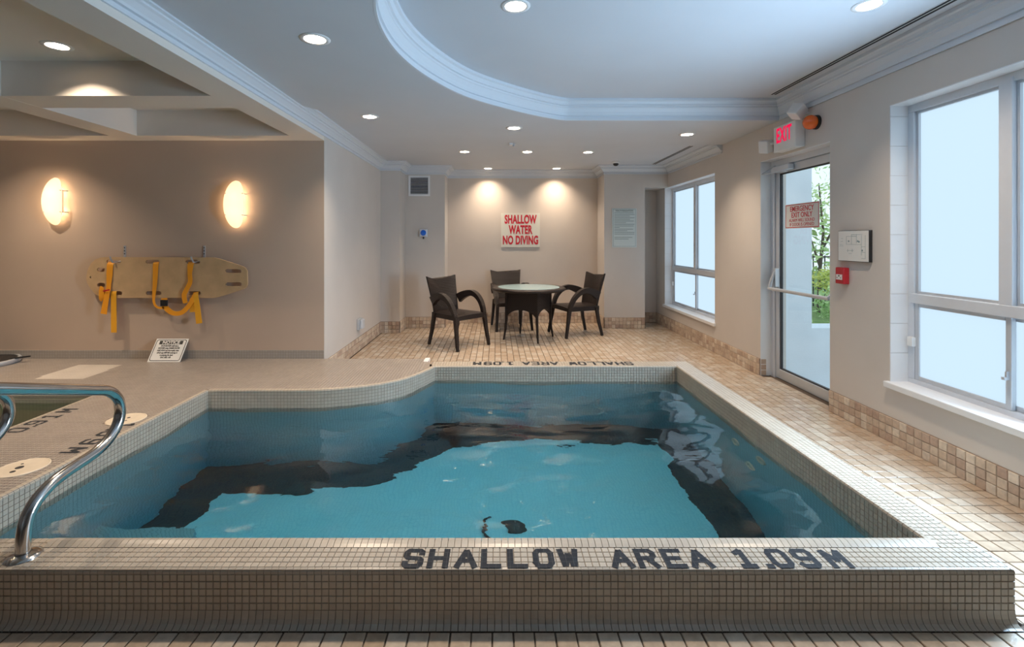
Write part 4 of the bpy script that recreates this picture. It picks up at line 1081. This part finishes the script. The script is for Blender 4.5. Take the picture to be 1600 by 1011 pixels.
tb = thing('wicker_table', 'round dark wicker table with frosted glass top in the seating recess', 'table', (.455, 6.69, 0), (0, 0, math.radians(-29)))
MB().lathe([(.40, .668), (.50, .672), (.515, .69), (.510, .708), (.49, .714), (.425, .714), (.40, .705)], seg=56, c=(0, 0, 0)).build('tabletop', M['wicker'], tb, smooth=True, world=False)
MB().lathe([(0, .700), (.426, .700), (.428, .7165), (0, .7165)], seg=56).build('glass_insert', M['tableglass'], tb, world=False)
HB = .235
for k in range(4):
    Rk = Matrix.Rotation(k*PI/2, 4, 'Z')
    top_, bot = [], []
    for i in range(17):
        u = -1+2*i/16; top_.append((u*HB, .67)); bot.append((u*HB, .27+.15*math.sqrt(max(0, 1-(u/.98)**2)) if abs(u) < .98 else .27))
    mb = MB(); ro = []
    for y in (-HB, -HB+.018):
        ro.append([Rk @ Vector((x, y, z)) for x, z in top_]); ro.append([Rk @ Vector((x, y, z)) for x, z in bot])
    mb.quadgrid([ro[0], ro[1], ro[3], ro[2]], close_u=True); mb.build('side_panel', M['wicker'], tb, world=False)
    l = MB().bar([Rk @ Vector(p) for p in ((-HB+.006, -HB+.006, .66), (-HB+.006, -HB+.006, .28), (-HB-.004, -HB-.004, .14), (-HB-.022, -HB-.022, 0))], [.03, .03, .024, .018], [.03, .03, .024, .018], Rk.to_3x3() @ Vector((1, 0, 0)))
    l.build('leg', M['wicker'], tb, world=False)
fd = thing('floor_drain', 'small round dark drain in the tile floor near the left chair', 'drain', (-.36, 4.95, 0))
MB().lathe([(0, .004), (.035, .004), (.05, .003), (.052, 0)], (-.36, 5.0, 0), 24).build('grate', M['iron'], fd)

# ---- stainless handrails
def rail(x, label):
    t = thing('handrail', label, 'handrail', (x, 1.775, ZP), group='stainless pool entry handrails')
    pts = [(x, 1.772, ZP+.001), (x, 1.772, .26), (x, 1.785, .325), (x, 1.82, .372), (x, 1.88, .405), (x, 1.95, .420), (x, 2.02, .428), (x, 2.10, .440), (x, 2.165, .468), (x, 2.21, .510), (x, 2.228, .56), (x, 2.222, .612), (x, 2.195, .655), (x, 2.15, .688), (x, 2.08, .712), (x, 1.95, .755), (x, 1.80, .803), (x, 1.66, .848), (x, 1.56, .872), (x, 1.48, .874), (x, 1.42, .852), (x, 1.38, .80), (x, 1.37, .72), (x, 1.37, .4), (x, 1.37, .0)]
    MB().tube(catmull(pts, 5), .0225, 20).build('tube', M['steel'], t, smooth=True)
    MB().lathe([(.024, .014), (.040, .010), (.055, .003), (.056, 0)], (x, 1.772, ZP), 28).build('escutcheon', M['steel'], t, smooth=True)
    MB().lathe([(.024, .014), (.040, .010), (.055, .003), (.056, 0)], (x, 1.37, 0), 28).build('escutcheon', M['steel'], t, smooth=True)
rail(-1.745, 'stainless steel handrail on the near left end of the pool curb')
rail(-2.262, 'second stainless handrail cut by the left picture edge')

# ================================================================== OUTSIDE THE DOOR
gz = -.30
struct(MB().box(XO, 14, -4, 30, gz-.1, gz).build('ground', M['extground']), 'pale gravel ground outside')
struct(MB().box(XO, 3.52, 5.35, 5.65, gz, 4.0).box(3.52, 9, 5.35, 5.65, gz, .385).build('wall_outside', M['ext']), 'white stucco wall outside the exit door')
struct(MB().box(3.3, 14, 5.7, 30, gz, gz+.35).build('garden_bed', M['grass']), 'planted ground beyond the outside wall')
def foliage(mb, c, r, n, sz):
    for _ in range(n):
        d = Vector((random.gauss(0, 1), random.gauss(0, 1), random.gauss(0, 1))).normalized()*random.random()**.4
        p = Vector((c[0]+d.x*r[0], c[1]+d.y*r[1], c[2]+d.z*r[2]))
        a = Vector((random.gauss(0, 1), random.gauss(0, 1), random.gauss(0, 1))).normalized(); b = a.orthogonal().normalized()
        s_ = sz*random.uniform(.6, 1.3); i = len(mb.v)
        mb.v += [tuple(p-a*s_), tuple(p+b*s_*.45), tuple(p+a*s_), tuple(p-b*s_*.45)]; mb.f.append((i, i+1, i+2, i+3))
tr = thing('garden_tree', 'loose young green tree seen through the exit door', 'tree', (5.75, 8.6, .05))
MB().tube([(5.78, 8.6, .05), (5.80, 8.6, .8), (5.90, 8.65, 1.5), (5.85, 8.7, 2.4)], [.035, .03, .022, .01], 8).tube([(5.80, 8.6, .9), (5.65, 8.6, 1.35), (5.55, 8.6, 1.8)], [.02, .015, .008], 6).tube([(5.85, 8.6, 1.2), (6.05, 8.6, 1.6), (6.15, 8.6, 2.1)], [.02, .015, .008], 6).build('trunk', M['bark'], tr)
mb = MB(); foliage(mb, (5.75, 8.7, 1.55), (.75, .6, .85), 900, .06); foliage(mb, (5.95, 8.7, 2.3), (.55, .5, .5), 120, .05)
stuff(mb.build('leaves', M['leaf'], tr, normals=False))
for (x, y, z, r, n, m, s_) in ((5.35, 7.55, .72, (.34, .34, .26), 700, 'leaf_y', 'yellow green shrub below the railing outside the door'), (4.95, 6.9, .42, (.32, .32, .30), 700, 'leaf', 'dark green rounded shrub outside the door, below the push bar'), (4.22, 6.75, .18, (.2, .2, .18), 400, 'leaf', 'low green tuft beside the pale boulder outside')):
    t = thing('garden_shrub', s_, 'shrub', (x, y, .05))
    mb = MB(); foliage(mb, (x, y, z), r, n, .04); stuff(mb.build('leaves', M[m], t, normals=False))
    MB().tube([(x, y, .04), (x, y, z)], .015, 6).build('stem', M['bark'], t)
fn = thing('iron_railing', 'dark iron railing behind the shrubs outside the door', 'fence', (6.5, 9.6, .05))
MB().box(4.8, 9, 9.58, 9.62, 1.02, 1.05).build('rail', M['iron'], fn); MB().box(4.8, 9, 9.58, 9.62, .2, .23).build('rail', M['iron'], fn)
pm = None
for k in range(36):
    x = 4.85+k*.115
    o = MB().box(x-.009, x+.009, 9.591, 9.609, .05, 1.06).build('picket', M['iron'], fn)
bo = MB()
for j in range(9):
    ph = PI*j/8; bo.quadgrid
rows = []
for j in range(9):
    ph = PI*j/8; r = []
    for k in range(14):
        a = 2*PI*k/14; d = Vector((math.sin(ph)*math.cos(a), math.sin(ph)*math.sin(a), math.cos(ph))); q = 1+.18*noise.noise(d*1.7)
        r.append((4.75+d.x*.30*q, 6.25+d.y*.22*q, .16+d.z*.16*q))
    rows.append(r)
bo.quadgrid(rows, close_v=True)
tag(bo.build('boulder', M['stone'], smooth=True), 'pale rounded boulder on the ledge outside the exit door', 'stone')
st2 = MB()
for k, (x, y, s_) in enumerate(((3.25, 4.75, .10), (3.45, 4.95, .13), (3.15, 4.55, .08))):
    rows = []
    for j in range(7):
        ph = PI*j/6; r = []
        for q in range(10):
            a = 2*PI*q/10; d = Vector((math.sin(ph)*math.cos(a), math.sin(ph)*math.sin(a), math.cos(ph))); f = 1+.25*noise.noise(d*1.5+Vector((k, 0, 0)))
            r.append((x+d.x*s_*f, y+d.y*s_*f, gz+.05+d.z*s_*.6*f))
        rows.append(r)
    o = MB().quadgrid(rows, close_v=True).build('garden_stone', M['stone'], smooth=True)
    tag(o, ('middle of the pale stones at the foot of the outside wall', 'largest pale stone at the foot of the outside wall', 'smallest pale stone nearest the exit door outside')[k], 'stone', group='pale stones outside the door')
